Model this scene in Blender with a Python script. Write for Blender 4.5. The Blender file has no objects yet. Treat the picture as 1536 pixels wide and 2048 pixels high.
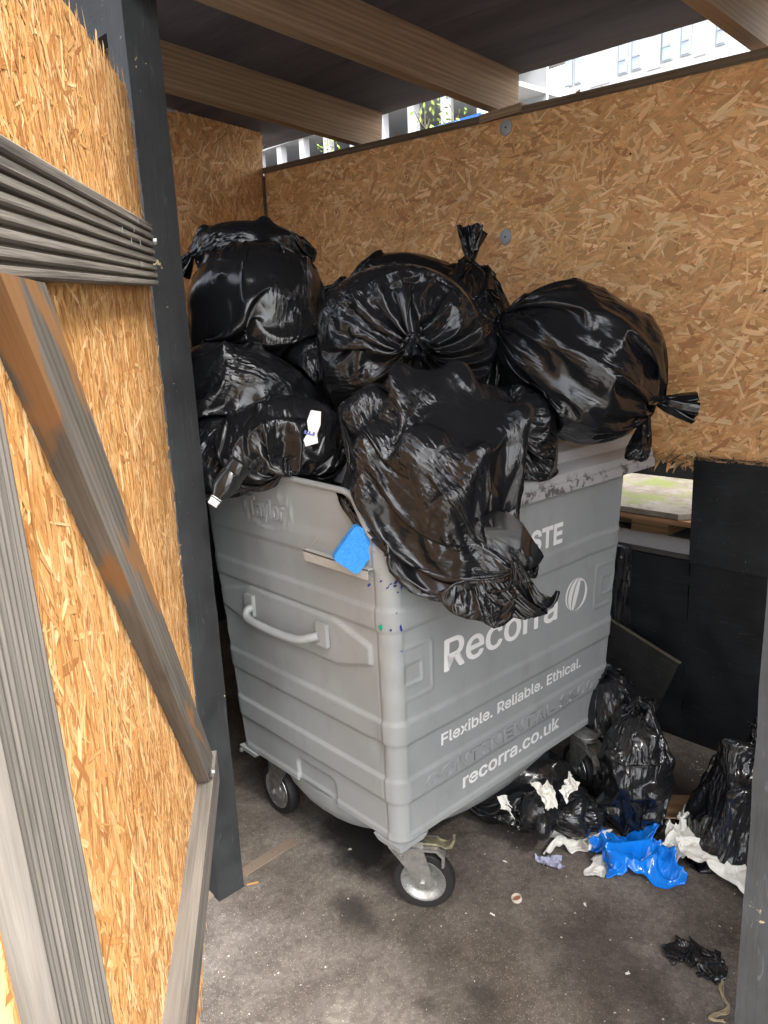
import bpy, bmesh, math, random
import numpy as np
from mathutils import Vector, Matrix
PI = math.pi
random.seed(7)
sc = bpy.context.scene
COL = sc.collection

# ---------------------------------------------------------------- camera
CAM = np.array([1.411165, -1.291902, 1.771913])
YAW, PITCH, ROLL, FPX = 0.831779, 0.233208, -0.044441, 1528.2036      # focal length for a 1536 x 2048 frame
_f = np.array([-math.sin(YAW)*math.cos(PITCH), math.cos(YAW)*math.cos(PITCH), -math.sin(PITCH)])
_r = np.array([math.cos(YAW), math.sin(YAW), 0.0]); _u = np.cross(_r, _f)
CR = _r*math.cos(ROLL)+_u*math.sin(ROLL); CU = -_r*math.sin(ROLL)+_u*math.cos(ROLL); CF = _f
cam = bpy.data.objects.new('camera', bpy.data.cameras.new('camera')); COL.objects.link(cam); sc.camera = cam
cam.data.sensor_fit = 'VERTICAL'; cam.data.sensor_height = 36.0; cam.data.lens = FPX/2048*36.0
cam.data.clip_start = 0.02; cam.data.clip_end = 500
cam.matrix_world = Matrix(((CR[0], CU[0], -CF[0], CAM[0]), (CR[1], CU[1], -CF[1], CAM[1]), (CR[2], CU[2], -CF[2], CAM[2]), (0, 0, 0, 1)))

# ---------------------------------------------------------------- sky, sun, exposure
SUN_EL, SUN_AZ = math.radians(50), math.radians(100)       # azimuth: clockwise from +Y
world = bpy.data.worlds.new('World'); sc.world = world; world.use_nodes = True
wn = world.node_tree.nodes; wl = world.node_tree.links
sky = wn.new('ShaderNodeTexSky'); sky.sky_type = 'NISHITA'; sky.sun_disc = False
sky.sun_elevation = SUN_EL; sky.sun_rotation = SUN_AZ; sky.dust_density = 3.0; sky.air_density = 1.0
hs = wn.new('ShaderNodeHueSaturation'); hs.inputs['Saturation'].default_value = 0.32
wl.new(sky.outputs[0], hs.inputs['Color']); wl.new(hs.outputs[0], wn['Background'].inputs['Color'])
wn['Background'].inputs['Strength'].default_value = 0.15
sun = bpy.data.objects.new('sun', bpy.data.lights.new('sun', 'SUN')); COL.objects.link(sun)
sun.data.energy = 1.9; sun.data.angle = math.radians(12); sun.data.color = (1.0, 0.96, 0.9)
sd = Vector((math.sin(SUN_AZ)*math.cos(SUN_EL), math.cos(SUN_AZ)*math.cos(SUN_EL), math.sin(SUN_EL)))
sun.rotation_euler = sd.to_track_quat('Z', 'Y').to_euler()
vs = sc.view_settings; vs.view_transform = 'Standard'; vs.look = 'None'; vs.gamma = 1.0; vs.use_curve_mapping = False
vs.exposure = 2.25
sc.cycles.max_bounces = 10; sc.cycles.diffuse_bounces = 5

# ---------------------------------------------------------------- helpers
def ray(px, py): return CF+CR*(px-768)/FPX-CU*(py-1024)/FPX
def pw(px, py, w): return CAM+ray(px, py)*w
def on(px, py, axis, c):
    d = ray(px, py); return CAM+d*(c-CAM[axis])/d[axis]
def tag(o, label=None, cat=None, group=None, kind=None):
    if label: o['label'] = label
    if cat: o['category'] = cat
    if group: o['group'] = group
    if kind: o['kind'] = kind
    return o
def link(name, me, parent=None, mat=None, M=None):
    o = bpy.data.objects.new(name, me); COL.objects.link(o)
    if mat is not None and me is not None: me.materials.append(mat)
    if M is not None: o.matrix_world = M
    if parent is not None:
        o.parent = parent
        bpy.context.view_layer.update() if False else None
        o.matrix_parent_inverse = parent.matrix_world.inverted() if M is None or True else Matrix()
    return o
def empty(name, loc=(0, 0, 0)):
    o = bpy.data.objects.new(name, None); COL.objects.link(o); o.empty_display_size = .1
    o.matrix_world = Matrix.Translation(loc); return o
def smooth(me, on_=True): me.polygons.foreach_set('use_smooth', [on_]*len(me.polygons)); return me
def pydata(name, v, f, sm=False):
    me = bpy.data.meshes.new(name); me.from_pydata([tuple(map(float, p)) for p in v], [], f); me.update()
    if sm: smooth(me)
    return me
def fromb(name, bm, sm=False, bev=0, seg=2, ang=35):
    if bev > 0:
        es = [e for e in bm.edges if len(e.link_faces) == 2 and e.calc_face_angle(0) > math.radians(ang)]
        bmesh.ops.bevel(bm, geom=es, offset=bev, segments=seg, affect='EDGES', profile=.5, clamp_overlap=True)
    bmesh.ops.recalc_face_normals(bm, faces=bm.faces)
    me = bpy.data.meshes.new(name); bm.to_mesh(me); bm.free()
    if sm:
        smooth(me); me.set_sharp_from_angle(angle=math.radians(40))
    return me
def frame(o, x, z):
    """matrix with origin o, X along x, Z near z"""
    x = Vector(x).normalized(); z = Vector(z); y = z.cross(x).normalized(); z = x.cross(y)
    return Matrix(((x[0], y[0], z[0], o[0]), (x[1], y[1], z[1], o[1]), (x[2], y[2], z[2], o[2]), (0, 0, 0, 1)))
def prism_bm(pts, y0, y1, bm=None):
    bm = bm or bmesh.new()
    a = [bm.verts.new((p[0], y0, p[1])) for p in pts]; b = [bm.verts.new((p[0], y1, p[1])) for p in pts]
    n = len(pts); bm.faces.new(a[::-1]); bm.faces.new(b)
    for i in range(n): bm.faces.new((a[i], a[(i+1) % n], b[(i+1) % n], b[i]))
    return bm
def box_bm(x0, x1, y0, y1, z0, z1, bm=None): return prism_bm([(x0, z0), (x1, z0), (x1, z1), (x0, z1)], y0, y1, bm)
def beam(name, p0, p1, w, h, mat, parent=None, up=(0, 0, 1), bev=.003, cuts=0):
    """timber from p0 to p1 (centre of its cross-section)"""
    p0 = Vector(p0); p1 = Vector(p1); M = frame(p0, p1-p0, up)
    L = (p1-p0).length
    bm = box_bm(0, L, -w/2, w/2, -h/2, h/2)
    return link(name, fromb(name, bm, bev=bev, seg=1), parent, mat, M)
def wbox(name, x0, x1, y0, y1, z0, z1, mat, parent=None, bev=.002):
    return link(name, fromb(name, box_bm(x0, x1, y0, y1, z0, z1), bev=bev, seg=1), parent, mat)
def cyl_bm(c, ax, r, h, n=24, bm=None, r2=None):
    """cylinder centred on c along ax"""
    bm = bm or bmesh.new(); ax = Vector(ax).normalized(); q = Vector((0, 0, 1)).rotation_difference(ax).to_matrix().to_4x4()
    bmesh.ops.create_cone(bm, cap_ends=True, segments=n, radius1=r, radius2=r if r2 is None else r2, depth=h, matrix=Matrix.Translation(c) @ q)
    return bm
def lathe(prof, ax, o, n=32, bm=None):
    """prof: (radius, height) revolved about ax through o"""
    bm = bm or bmesh.new(); q = Vector((0, 0, 1)).rotation_difference(Vector(ax).normalized()).to_matrix(); o = Vector(o)
    rings = []
    for r, h in prof:
        rings.append([bm.verts.new(o+q @ Vector((r*math.cos(a*2*PI/n), r*math.sin(a*2*PI/n), h))) for a in range(n)])
    for i in range(len(rings)-1):
        for a in range(n):
            bm.faces.new((rings[i][a], rings[i][(a+1) % n], rings[i+1][(a+1) % n], rings[i+1][a]))
    return bm
def tube(pts, rad, n=8, bm=None, cap=True):
    bm = bm or bmesh.new(); pts = [Vector(p) for p in pts]; R = []
    rad = rad if hasattr(rad, '__len__') else [rad]*len(pts); nv = None
    for i, p in enumerate(pts):
        t = (pts[min(i+1, len(pts)-1)]-pts[max(i-1, 0)]).normalized()
        if nv is None: nv = t.orthogonal().normalized()
        nv = (nv-t*nv.dot(t)).normalized(); b = t.cross(nv)
        R.append([bm.verts.new(p+(nv*math.cos(a*2*PI/n)+b*math.sin(a*2*PI/n))*rad[i]) for a in range(n)])
    for i in range(len(R)-1):
        for a in range(n): bm.faces.new((R[i][a], R[i][(a+1) % n], R[i+1][(a+1) % n], R[i+1][a]))
    if cap: bm.faces.new(R[0][::-1]); bm.faces.new(R[-1])
    return bm
def spline(pts, n):
    pts = [np.array(p, float) for p in pts]; P = [2*pts[0]-pts[1]]+pts+[2*pts[-1]-pts[-2]]; out = []
    for i in range(1, len(P)-2):
        for k in range(n):
            t = k/n; out.append(.5*((2*P[i])+(-P[i-1]+P[i+1])*t+(2*P[i-1]-5*P[i]+4*P[i+1]-P[i+2])*t*t+(-P[i-1]+3*P[i]-3*P[i+1]+P[i+2])*t**3))
    out.append(pts[-1]); return out

# ---------------------------------------------------------------- materials
class NT:
    def __init__(s, name):
        s.m = bpy.data.materials.new(name); s.m.use_nodes = True; s.t = s.m.node_tree; s.p = s.t.nodes['Principled BSDF']
    def n(s, typ, **kw):
        nd = s.t.nodes.new('ShaderNode'+typ)
        for k, v in kw.items():
            if k.startswith('_'): setattr(nd, k[1:], v)
            else:
                key = k.replace('__', ' ')
                nd.inputs[int(key[1:]) if key[0] == 'i' and key[1:].isdigit() else key].default_value = v
        return nd
    def l(s, a, b): s.t.links.new(a, b)
    def coord(s, kind='Object', scale=(1, 1, 1), rot=(0, 0, 0)):
        tc = s.n('TexCoord'); mp = s.n('Mapping'); mp.inputs['Scale'].default_value = scale; mp.inputs['Rotation'].default_value = rot
        s.l(tc.outputs[kind], mp.inputs[0]); return mp.outputs[0]
    def noise(s, vec, scale, detail=4, rough=.55, dist=0, typ=None):
        nd = s.n('TexNoise'); nd.inputs['Scale'].default_value = scale; nd.inputs['Detail'].default_value = detail
        nd.inputs['Roughness'].default_value = rough; nd.inputs['Distortion'].default_value = dist
        if typ: nd.noise_type = typ
        s.l(vec, nd.inputs['Vector']); return nd.outputs['Fac']
    def ramp(s, fac, stops):
        nd = s.n('ValToRGB'); e = nd.color_ramp.elements
        while len(e) < len(stops): e.new(.5)
        for el, (p, c) in zip(e, stops):
            el.position = p; el.color = (c, c, c, 1) if not hasattr(c, '__len__') else (*c, 1)
        s.l(fac, nd.inputs[0]); return nd.outputs[0]
    def mix(s, fac, a, b, mode='MIX'):
        nd = s.n('MixRGB', _blend_type=mode)
        for i, v in ((0, fac), (1, a), (2, b)):
            if hasattr(v, 'default_value') or hasattr(v, 'is_linked'): s.l(v, nd.inputs[i])
            else: nd.inputs[i].default_value = v if i == 0 else ((v, v, v, 1) if not hasattr(v, '__len__') else (*v, 1))
        return nd.outputs[0]
    def bump(s, h, strength, dist, prev=None):
        nd = s.n('Bump'); nd.inputs['Strength'].default_value = strength; nd.inputs['Distance'].default_value = dist
        s.l(h, nd.inputs['Height'])
        if prev is not None: s.l(prev, nd.inputs['Normal'])
        return nd.outputs[0]
    def out(s, col=None, rough=None, normal=None, **kw):
        for k, v in (('Base Color', col), ('Roughness', rough), ('Normal', normal)):
            if v is None: continue
            if hasattr(v, 'is_linked'): s.l(v, s.p.inputs[k])
            else: s.p.inputs[k].default_value = (*v, 1) if k == 'Base Color' else v
        for k, v in kw.items(): s.p.inputs[k.replace('__', ' ')].default_value = v
        return s.m

def m_plain(name, col, rough=.5, var=.35, **kw):
    a = NT(name); v = a.coord(); n = a.noise(v, 30, 4)
    return a.out(a.mix(a.ramp(n, [(.3, 0.0), (.75, var)]), col, tuple(c*.7 for c in col)), rough, **kw)

def m_osb(name, gain=1.0, grey=0.0):
    a = NT(name); at = a.n('Attribute'); at.attribute_name = 'tone'
    uv = a.n('UVMap'); uv.uv_map = 'grain'; mp = a.n('Mapping'); mp.inputs['Scale'].default_value = (14, 260, 1); a.l(uv.outputs[0], mp.inputs[0])
    g = a.noise(mp.outputs[0], 1.0, 4, .6, 1.2)
    col = a.mix(.75, at.outputs['Color'], a.ramp(g, [(.25, .55), (.5, .92), (.8, 1.15)]), 'MULTIPLY')
    big = a.noise(a.coord(), 2.2, 5, .6)
    col = a.mix(.5, col, a.ramp(big, [(.3, (.78*gain, .74*gain, .70*gain)), (.65, (1.08*gain, 1.04*gain, 1.0*gain))]), 'MULTIPLY')
    fine = a.noise(a.coord(), 160, 3)
    bp = a.bump(g, .35, .002); bp = a.bump(fine, .3, .001, bp)
    return a.out(col, .62, bp, **{'Specular IOR Level': .35})

def m_wood(name, c_lo, c_hi, scale=1.0, rough=.75, stain=None, bumpk=.5, knots=True):
    """grain runs along local X"""
    a = NT(name); v = a.coord('Object', (1.2*scale, 26*scale, 26*scale))
    w = a.noise(a.coord('Object', (.8, 5, 5)), 2.2*scale, 3)
    kv = a.n('TexVoronoi'); kv.inputs['Scale'].default_value = 1.0; a.l(a.coord('Object', (2.6*scale, 7*scale, 7*scale)), kv.inputs['Vector'])
    kn = a.ramp(kv.outputs['Distance'], [(.05, 1.0), (.13, 0.0)]); kr = a.ramp(kv.outputs['Distance'], [(.10, 1.0), (.30, 0.0)])
    g = a.noise(v, 1.0, 6, .62, .8); f = a.noise(a.coord('Object', (5, 220, 220)), 1.0, 3, .6, .3)
    v2 = a.coord('Object', (.5*scale, 9*scale, 9*scale))
    wv = a.n('TexWave'); wv.inputs['Scale'].default_value = 1.6; wv.inputs['Distortion'].default_value = 7; wv.inputs['Detail'].default_value = 3; wv.inputs['Detail Scale'].default_value = .8
    wv.bands_direction = 'Z'; a.l(v2, wv.inputs['Vector'])
    gg = a.mix(.22, g, wv.outputs['Fac'])
    col = a.mix(a.ramp(gg, [(.25, 0.0), (.75, 1.0)]), c_lo, c_hi)
    col = a.mix(.55, col, a.ramp(f, [(.3, .6), (.7, 1.1)]), 'MULTIPLY')
    col = a.mix(.6, col, a.ramp(w, [(.3, .7), (.7, 1.15)]), 'MULTIPLY')
    if knots: col = a.mix(a.mix(.6, kn, 0.0), col, tuple(x*.28 for x in c_lo)); col = a.mix(a.mix(.75, kr, 0.0), col, tuple(x*.6 for x in c_lo))
    if stain is not None:
        s = a.noise(a.coord('Object', (2.2, 9, 9)), 1.0, 3, .5, .6)
        col = a.mix(a.ramp(s, [(.585, 0.0), (.63, .85)]), col, stain)
    h = a.mix(.5, gg, f)
    return a.out(col, rough, a.bump(h, bumpk, .003), **{'Specular IOR Level': .3})

def m_paint_black(name, col=(.022, .026, .03), rough=.45, chips=True, spec=.3):
    a = NT(name); v = a.coord('Object', (22, 1.2, 1.2) if False else (1.5, 24, 24))
    g = a.noise(v, 2.0, 5, .6, .4); d = a.noise(a.coord(), 6, 5, .65); sp = a.noise(a.coord(), 130, 2, .5)
    c = a.mix(a.ramp(d, [(.35, 0.0), (.7, 1.0)]), col, tuple(x*1.9 for x in col))
    c = a.mix(a.ramp(sp, [(.74, 0.0), (.78, .5)]), c, (.3, .3, .29))
    scr = a.noise(a.coord('Object', (40, 260, 260), (.0, .5, .5)), .35, 3, .6, 1.0)
    c = a.mix(a.ramp(scr, [(.62, 0.0), (.72, .35)]), c, tuple(x*4+.02 for x in col))
    if chips:
        k = a.noise(a.coord(), 9, 6, .7); k2 = a.noise(a.coord(), 2.1, 2, .5)
        kk = a.mix(1, a.ramp(k, [(.64, 0.0), (.655, 1.0)]), a.ramp(k2, [(.46, 0.0), (.52, 1.0)]), 'MULTIPLY')
        c = a.mix(kk, c, (.42, .33, .2))
    return a.out(c, a.ramp(d, [(.3, rough-.08), (.7, rough+.15)]), a.bump(g, .5, .003, a.bump(d, .3, .004)), **{'Specular IOR Level': spec})

def m_asphalt():
    a = NT('asphalt'); v = a.coord()
    big = a.noise(v, 1.6, 6, .62, .3); mid = a.noise(v, 7, 5, .6); fin = a.noise(v, 420, 2, .5)
    vo = a.n('TexVoronoi'); vo.inputs['Scale'].default_value = 150; a.l(v, vo.inputs['Vector'])
    vc = a.n('TexVoronoi'); vc.inputs['Scale'].default_value = 75; a.l(v, vc.inputs['Vector'])
    col = a.mix(a.ramp(big, [(.35, 0.0), (.65, 1.0)]), (.072, .058, .047), (.165, .145, .125))
    col = a.mix(a.ramp(mid, [(.35, .55), (.62, 0.0)]), col, (.042, .033, .027))
    # light chips in the binder
    ch = a.mix(1, a.ramp(vo.outputs['Distance'], [(.18, 1.0), (.34, 0.0)]), a.ramp(fin, [(.44, 0.0), (.6, .75)]), 'MULTIPLY')
    col = a.mix(ch, col, (.33, .30, .265))
    col = a.mix(.6, col, a.ramp(vc.outputs['Color'], [(.2, .7), (.8, 1.25)]), 'MULTIPLY')
    # stains: oil under the bin, spots in front of it
    def spot(cx, cy, rx, ry, wob, amt, colr, cc):
        g = a.n('Vector' 'Math', _operation='SUBTRACT'); a.l(v, g.inputs[0]); g.inputs[1].default_value = (cx, cy, 0)
        s = a.n('VectorMath', _operation='MULTIPLY'); a.l(g.outputs[0], s.inputs[0]); s.inputs[1].default_value = (1/rx, 1/ry, 0)
        ln = a.n('VectorMath', _operation='LENGTH'); a.l(s.outputs[0], ln.inputs[0])
        nz = a.noise(v, 7, 7, .72)
        ad = a.n('Math', _operation='MULTIPLY_ADD'); a.l(nz, ad.inputs[0]); ad.inputs[1].default_value = wob; a.l(ln.outputs['Value'], ad.inputs[2])
        k = a.ramp(ad.outputs[0], [(0.0, amt), (.35+wob*.35, amt), (min(.99, .85+wob*.5), 0.0)])
        return a.mix(k, cc, colr)
    for s in ((-.42, .22, .5, .30, .9, .9, (.012, .011, .012)), (-.2, -.02, .2, .1, .8, .7, (.02, .017, .016)), (.28, .02, .11, .08, .6, .6, (.022, .017, .014)),
              (.19, -.11, .06, .06, .5, .6, (.022, .017, .014)), (.45, .35, .5, .35, .9, .45, (.026, .019, .015)), (.2, 1.25, .6, .5, .6, .8, (.028, .022, .018)), (-.6, .6, .5, .7, .6, .7, (.02, .017, .015))):
        col = spot(*s, col)
    h = a.mix(.5, a.mix(.5, vo.outputs['Distance'], fin), mid)
    wet = a.ramp(big, [(.35, .55), (.6, .85)])
    return a.out(col, wet, a.bump(h, .7, .004), **{'Specular IOR Level': .4})

def m_binpaint():
    a = NT('grey_bin_paint'); v = a.coord()
    big = a.noise(v, 2.5, 5, .6); fin = a.noise(v, 260, 2, .5); grime = a.noise(a.coord('Object', (3, 3, 1.2)), 3.5, 6, .7)
    col = a.mix(a.ramp(big, [(.3, 0.0), (.7, 1.0)]), (.265, .282, .287), (.315, .332, .335))
    col = a.mix(a.ramp(grime, [(.52, 0.0), (.8, .35)]), col, (.17, .16, .145))
    sc_ = a.noise(a.coord('Object', (3, 3, 90)), 2.0, 2, .5, 1.5)
    col = a.mix(a.ramp(sc_, [(.70, 0.0), (.74, .22)]), col, (.5, .5, .49))
    # small paint specks
    sp = a.noise(v, 85, 3, .6); sm = a.noise(v, 3.0, 2)
    k = a.mix(1, a.ramp(sp, [(.70, 0.0), (.72, 1.0)]), a.ramp(sm, [(.5, 0.0), (.62, 1.0)]), 'MULTIPLY')
    col = a.mix(k, col, (.05, .055, .06))
    return a.out(col, a.ramp(big, [(.3, .42), (.7, .52)]), a.bump(fin, .12, .0012, a.bump(a.noise(v, 14, 3), .12, .006)))

def m_galv(name='galvanised', col=(.45, .45, .43), rough=.38):
    a = NT(name); v = a.coord(); n = a.noise(v, 40, 4); vo = a.n('TexVoronoi'); vo.inputs['Scale'].default_value = 90; a.l(v, vo.inputs['Vector'])
    c = a.mix(a.ramp(n, [(.35, 0.0), (.7, .8)]), col, tuple(x*.45 for x in col)); c = a.mix(.25, c, vo.outputs['Distance'], 'SOFT_LIGHT')
    return a.out(c, a.ramp(n, [(.3, rough), (.7, rough+.25)]), None, Metallic=.85)

def m_film(name, base=(.010, .0107, .012), rough=.2, k1=.35, k2=.35, trans=0, sc_=(2.2, 1.0, 1)):
    """plastic film: creases follow the film's own coordinates (metres)"""
    a = NT(name); uv = a.n('UVMap'); uv.uv_map = 'film'; oi = a.n('ObjectInfo')
    off = a.n('VectorMath', _operation='SCALE'); a.l(oi.outputs['Location'], off.inputs[0]); off.inputs['Scale'].default_value = 0
    cmb = a.n('CombineXYZ'); a.l(oi.outputs['Random'], cmb.inputs[2]); sz = a.n('VectorMath', _operation='SCALE'); a.l(cmb.outputs[0], sz.inputs[0]); sz.inputs['Scale'].default_value = 40
    ad = a.n('VectorMath', _operation='ADD'); a.l(uv.outputs[0], ad.inputs[0]); a.l(sz.outputs[0], ad.inputs[1])
    def mapped(s):
        mp = a.n('Mapping'); mp.inputs['Scale'].default_value = s; a.l(ad.outputs[0], mp.inputs[0])
        nz = a.n('TexNoise'); nz.inputs['Scale'].default_value = 7; nz.inputs['Detail'].default_value = 3; a.l(ad.outputs[0], nz.inputs['Vector'])
        mx = a.n('MixRGB', _blend_type='ADD'); mx.inputs[0].default_value = .05; a.l(mp.outputs[0], mx.inputs[1]); a.l(nz.outputs['Color'], mx.inputs[2]); return mx.outputs[0]
    w1 = mapped(sc_)
    r = a.noise(w1, 5, 3, .5, 0, 'RIDGED_MULTIFRACTAL')
    vo = a.n('TexVoronoi', _distance='MANHATTAN'); vo.inputs['Scale'].default_value = 11; a.l(w1, vo.inputs['Vector'])
    v3 = a.n('TexVoronoi', _distance='MANHATTAN'); v3.inputs['Scale'].default_value = 31; a.l(w1, v3.inputs['Vector'])
    area = a.ramp(a.noise(ad.outputs[0], 5, 2), [(.42, 0.05), (.62, 1.0)])
    h = a.mix(1, a.mix(.35, vo.outputs['Distance'], v3.outputs['Distance']), area, 'MULTIPLY')
    b = a.bump(r, k1, .006); b = a.bump(h, k2, .014, b)
    return a.out(base, rough, b, **{'IOR': 1.55})

GREY = m_binpaint(); OSB = m_osb('oriented_strand_board'); OSBL = m_osb('oriented_strand_board_leaf', 1.0)
JOIST = m_wood('joist_timber', (.23, .15, .09), (.40, .275, .17), 1.0, .7, bumpk=.25)
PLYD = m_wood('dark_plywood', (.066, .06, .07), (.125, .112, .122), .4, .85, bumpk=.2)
GREYW = m_wood('weathered_timber', (.085, .075, .065), (.21, .19, .165), 1.2, .8, bumpk=.8)
BRACE = m_wood('brace_timber', (.08, .068, .056), (.19, .168, .142), 1.2, .7, stain=(.24, .115, .04), bumpk=.8)
DECK = m_wood('decking_timber', (.09, .08, .07), (.27, .245, .21), 1.3, .8, bumpk=.8)
ORW = m_wood('fresh_timber', (.33, .17, .06), (.55, .33, .14), 1.0, .7)
BPAINT = m_paint_black('black_painted_timber', (.0125, .0135, .0145), .6)
RPAINT = m_paint_black('black_timber_skylit', (.028, .029, .030), .6)  # lighter copy of the black post paint, with skylight put into the colour
BWALL = m_paint_black('black_painted_wall', (.0075, .0085, .0095), .5, chips=False)
ASPH = m_asphalt(); GALV = m_galv(); BRASS = m_galv('yellow_passivated_steel', (.46, .43, .31), .35)
CHROME = m_galv('bright_zinc', (.62, .64, .63), .2)
RUB = m_plain('rubber', (.012, .012, .012), .6); PLATE = m_plain('rusty_plate', (.16, .12, .09), .75); WASH = m_plain('washer_zinc', (.33, .35, .36), .5, Metallic=.3)
WHITE = m_plain('white_print', (.82, .82, .82), .45, .06); BLK = m_plain('dark_core', (.015, .015, .016), .7)
BOARDT = None

# ---------------------------------------------------------------- ground
def grid_plane(name, x0, x1, y0, y1, n, z, mat):
    bm = bmesh.new(); bmesh.ops.create_grid(bm, x_segments=n, y_segments=n, size=.5, matrix=Matrix.Translation(((x0+x1)/2, (y0+y1)/2, z)) @ Matrix.Diagonal((x1-x0, y1-y0, 1, 1)))
    return link(name, fromb(name, bm), None, mat)
tag(grid_plane('ground', -150, 150, -150, 150, 2, 0.0, ASPH), kind='structure')

pv = NT('bounce_paving'); v = pv.coord(); br = pv.n('TexBrick'); pv.l(v, br.inputs['Vector']); br.inputs['Scale'].default_value = 1.0; br.inputs['Brick Width'].default_value = .6; br.inputs['Row Height'].default_value = .6; br.inputs['Mortar Size'].default_value = .006
br.inputs['Color1'].default_value = (.40, .385, .36, 1); br.inputs['Color2'].default_value = (.35, .34, .32, 1); br.inputs['Mortar'].default_value = (.12, .11, .1, 1)
BOUNCE = pv.out(pv.mix(pv.ramp(pv.noise(v, 3, 6, .65), [(.4, 0.0), (.75, .5)]), br.outputs['Color'], (.25, .24, .22)), .8)
tag(grid_plane('bounce_ground', -12, 12, -14, -.74, 2, 0.004, BOUNCE), kind='structure')  # pale paving added in front, mostly unseen, to bounce light onto bags and ceiling
# ---------------------------------------------------------------- strand board: a sheet and its flakes
TONES = [(.74, .395, .165), (.80, .47, .21), (.69, .35, .14), (.87, .54, .27), (.55, .26, .105), (.77, .42, .175), (.90, .61, .33), (.72, .375, .16)]
def strands(name, O, X, Z, inside, n, lmin, lmax, wmin, wmax, bias, spread, parent, mat, seed, tones=TONES, ext=(1, 1), flip=1):
    """flakes pressed into a board face; O corner, X/Z unit axes in the face, Y outward"""
    rg = np.random.default_rng(seed); O = np.array(O, float); X = np.array(X, float); Z = np.array(Z, float); Y = np.cross(X, Z)*flip; Y /= np.linalg.norm(Y)
    c = rg.uniform(0, 1, (n*2, 2))*np.array(ext); c = c[inside(c[:, 0], c[:, 1])][:n]; n = len(c)
    L = lmin+(lmax-lmin)*rg.beta(1.3, 2.5, n); W = wmin+(wmax-wmin)*rg.beta(1.1, 2.6, n); A = bias+rg.normal(0, spread, n)
    rnd = rg.uniform(0, 1, n) < .3; A[rnd] = rg.uniform(0, PI, rnd.sum())
    h = rg.uniform(.0002, .0016, n); tilt = rg.normal(0, .012, (n, 2))
    loc = np.array([(-.5, -.32), (-.36, -.5), (.30, -.5), (.5, -.25), (.42, .5), (-.28, .46), (-.5, .2)])
    j = rg.uniform(-.12, .12, (n, 7, 2)); P = (loc[None]+j)*np.stack([L, W], 1)[:, None]
    ca, sa = np.cos(A)[:, None], np.sin(A)[:, None]; u = P[..., 0]*ca-P[..., 1]*sa+c[:, :1]; v = P[..., 0]*sa+P[..., 1]*ca+c[:, 1:]
    hh = np.maximum(h[:, None]+P[..., 0]*tilt[:, :1]*.35+P[..., 1]*tilt[:, 1:]*2, .0001)
    V = O+u[..., None]*X+v[..., None]*Z+hh[..., None]*Y
    me = bpy.data.meshes.new(name); me.vertices.add(n*7); me.vertices.foreach_set('co', V.reshape(-1))
    me.loops.add(n*7); me.loops.foreach_set('vertex_index', np.arange(n*7)); me.polygons.add(n); me.polygons.foreach_set('loop_start', np.arange(n)*7)
    me.update(calc_edges=True)
    uv = me.uv_layers.new(name='grain'); off = rg.uniform(0, 20, (n, 1, 2)); uv.data.foreach_set('uv', (P+off).reshape(-1))
    ca_ = me.color_attributes.new('tone', 'FLOAT_COLOR', 'CORNER'); T = np.array(tones)[rg.integers(0, len(tones), n)]*rg.uniform(.87, 1.12, (n, 1)); T = np.concatenate([T, np.ones((n, 1))], 1)
    ca_.data.foreach_set('color', np.repeat(T, 7, 0).reshape(-1))
    o = link(name, me, parent, mat); o['kind'] = 'stuff'; return o
def tone_attr(me, col):
    a = me.color_attributes.new('tone', 'FLOAT_COLOR', 'CORNER'); a.data.foreach_set('color', np.tile([*col, 1.0], len(me.loops)))
    uv = me.uv_layers.new(name='grain'); uv.data.foreach_set('uv', np.random.default_rng(3).uniform(0, 3, len(me.loops)*2))

WY = 1.63                                    # inner face of the back wall
def wtop(x): return 2.645-.043*(x-.15)      # its top follows the roof
# back wall
bw = empty('back_wall', (-1.2, WY, 0)); tag(bw, kind='structure')
for i, (xa, xb) in enumerate(((-2.75, .285), (.288, 2.4))):
    rg = random.Random(i+4); n = 60; bot = []
    for k in range(n+1):
        x = xa+(xb-xa)*k/n; bot.append((x, 1.212-.018*x*0-.01*(x-.1)+rg.uniform(-.012, .006)))
    pts = bot+[(xb, wtop(xb)-.03), (xa, wtop(xa)-.03)]
    me = fromb('board', prism_bm(pts, WY, WY+.015)); tone_attr(me, (.58, .33, .14))
    link('strand_board', me, bw, OSB)
strands('strand', (-2.75, WY-.0005, 1.2), (1, 0, 0), (0, 0, 1), lambda u, v: (v < wtop(u-2.75)-1.2-.045) & (v > .012) & (np.abs(u-3.0365) > .006), 19000, .025, .17, .003, .031, .12, .55, bw, OSB, 5, ext=(5.1, 1.6))
# frayed lower edge of the sheets
strands('frayed_edge', (-.6, WY-.012, 1.19), (1, 0, 0), (0, -.2, .98), lambda u, v: v > -1, 420, .03, .08, .002, .010, .1, .6, bw, OSB, 9, tones=[(.20, .12, .06), (.36, .22, .1), (.5, .32, .15), (.12, .08, .05)], ext=(2.4, .05))
for xa, xb in ((-2.75, 2.4),):
    M = frame((xa, WY+.02, wtop(xa)-.005), (xb-xa, 0, wtop(xb)-wtop(xa)), (0, 0, 1)); L = math.hypot(xb-xa, wtop(xb)-wtop(xa))
    link('top_plate', fromb('top_plate', box_bm(0, L, -.026, .05, -.028, .004), bev=.002, seg=1), bw, m_wood('plate_timber', (.10, .07, .045), (.20, .14, .09)), M)
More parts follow.
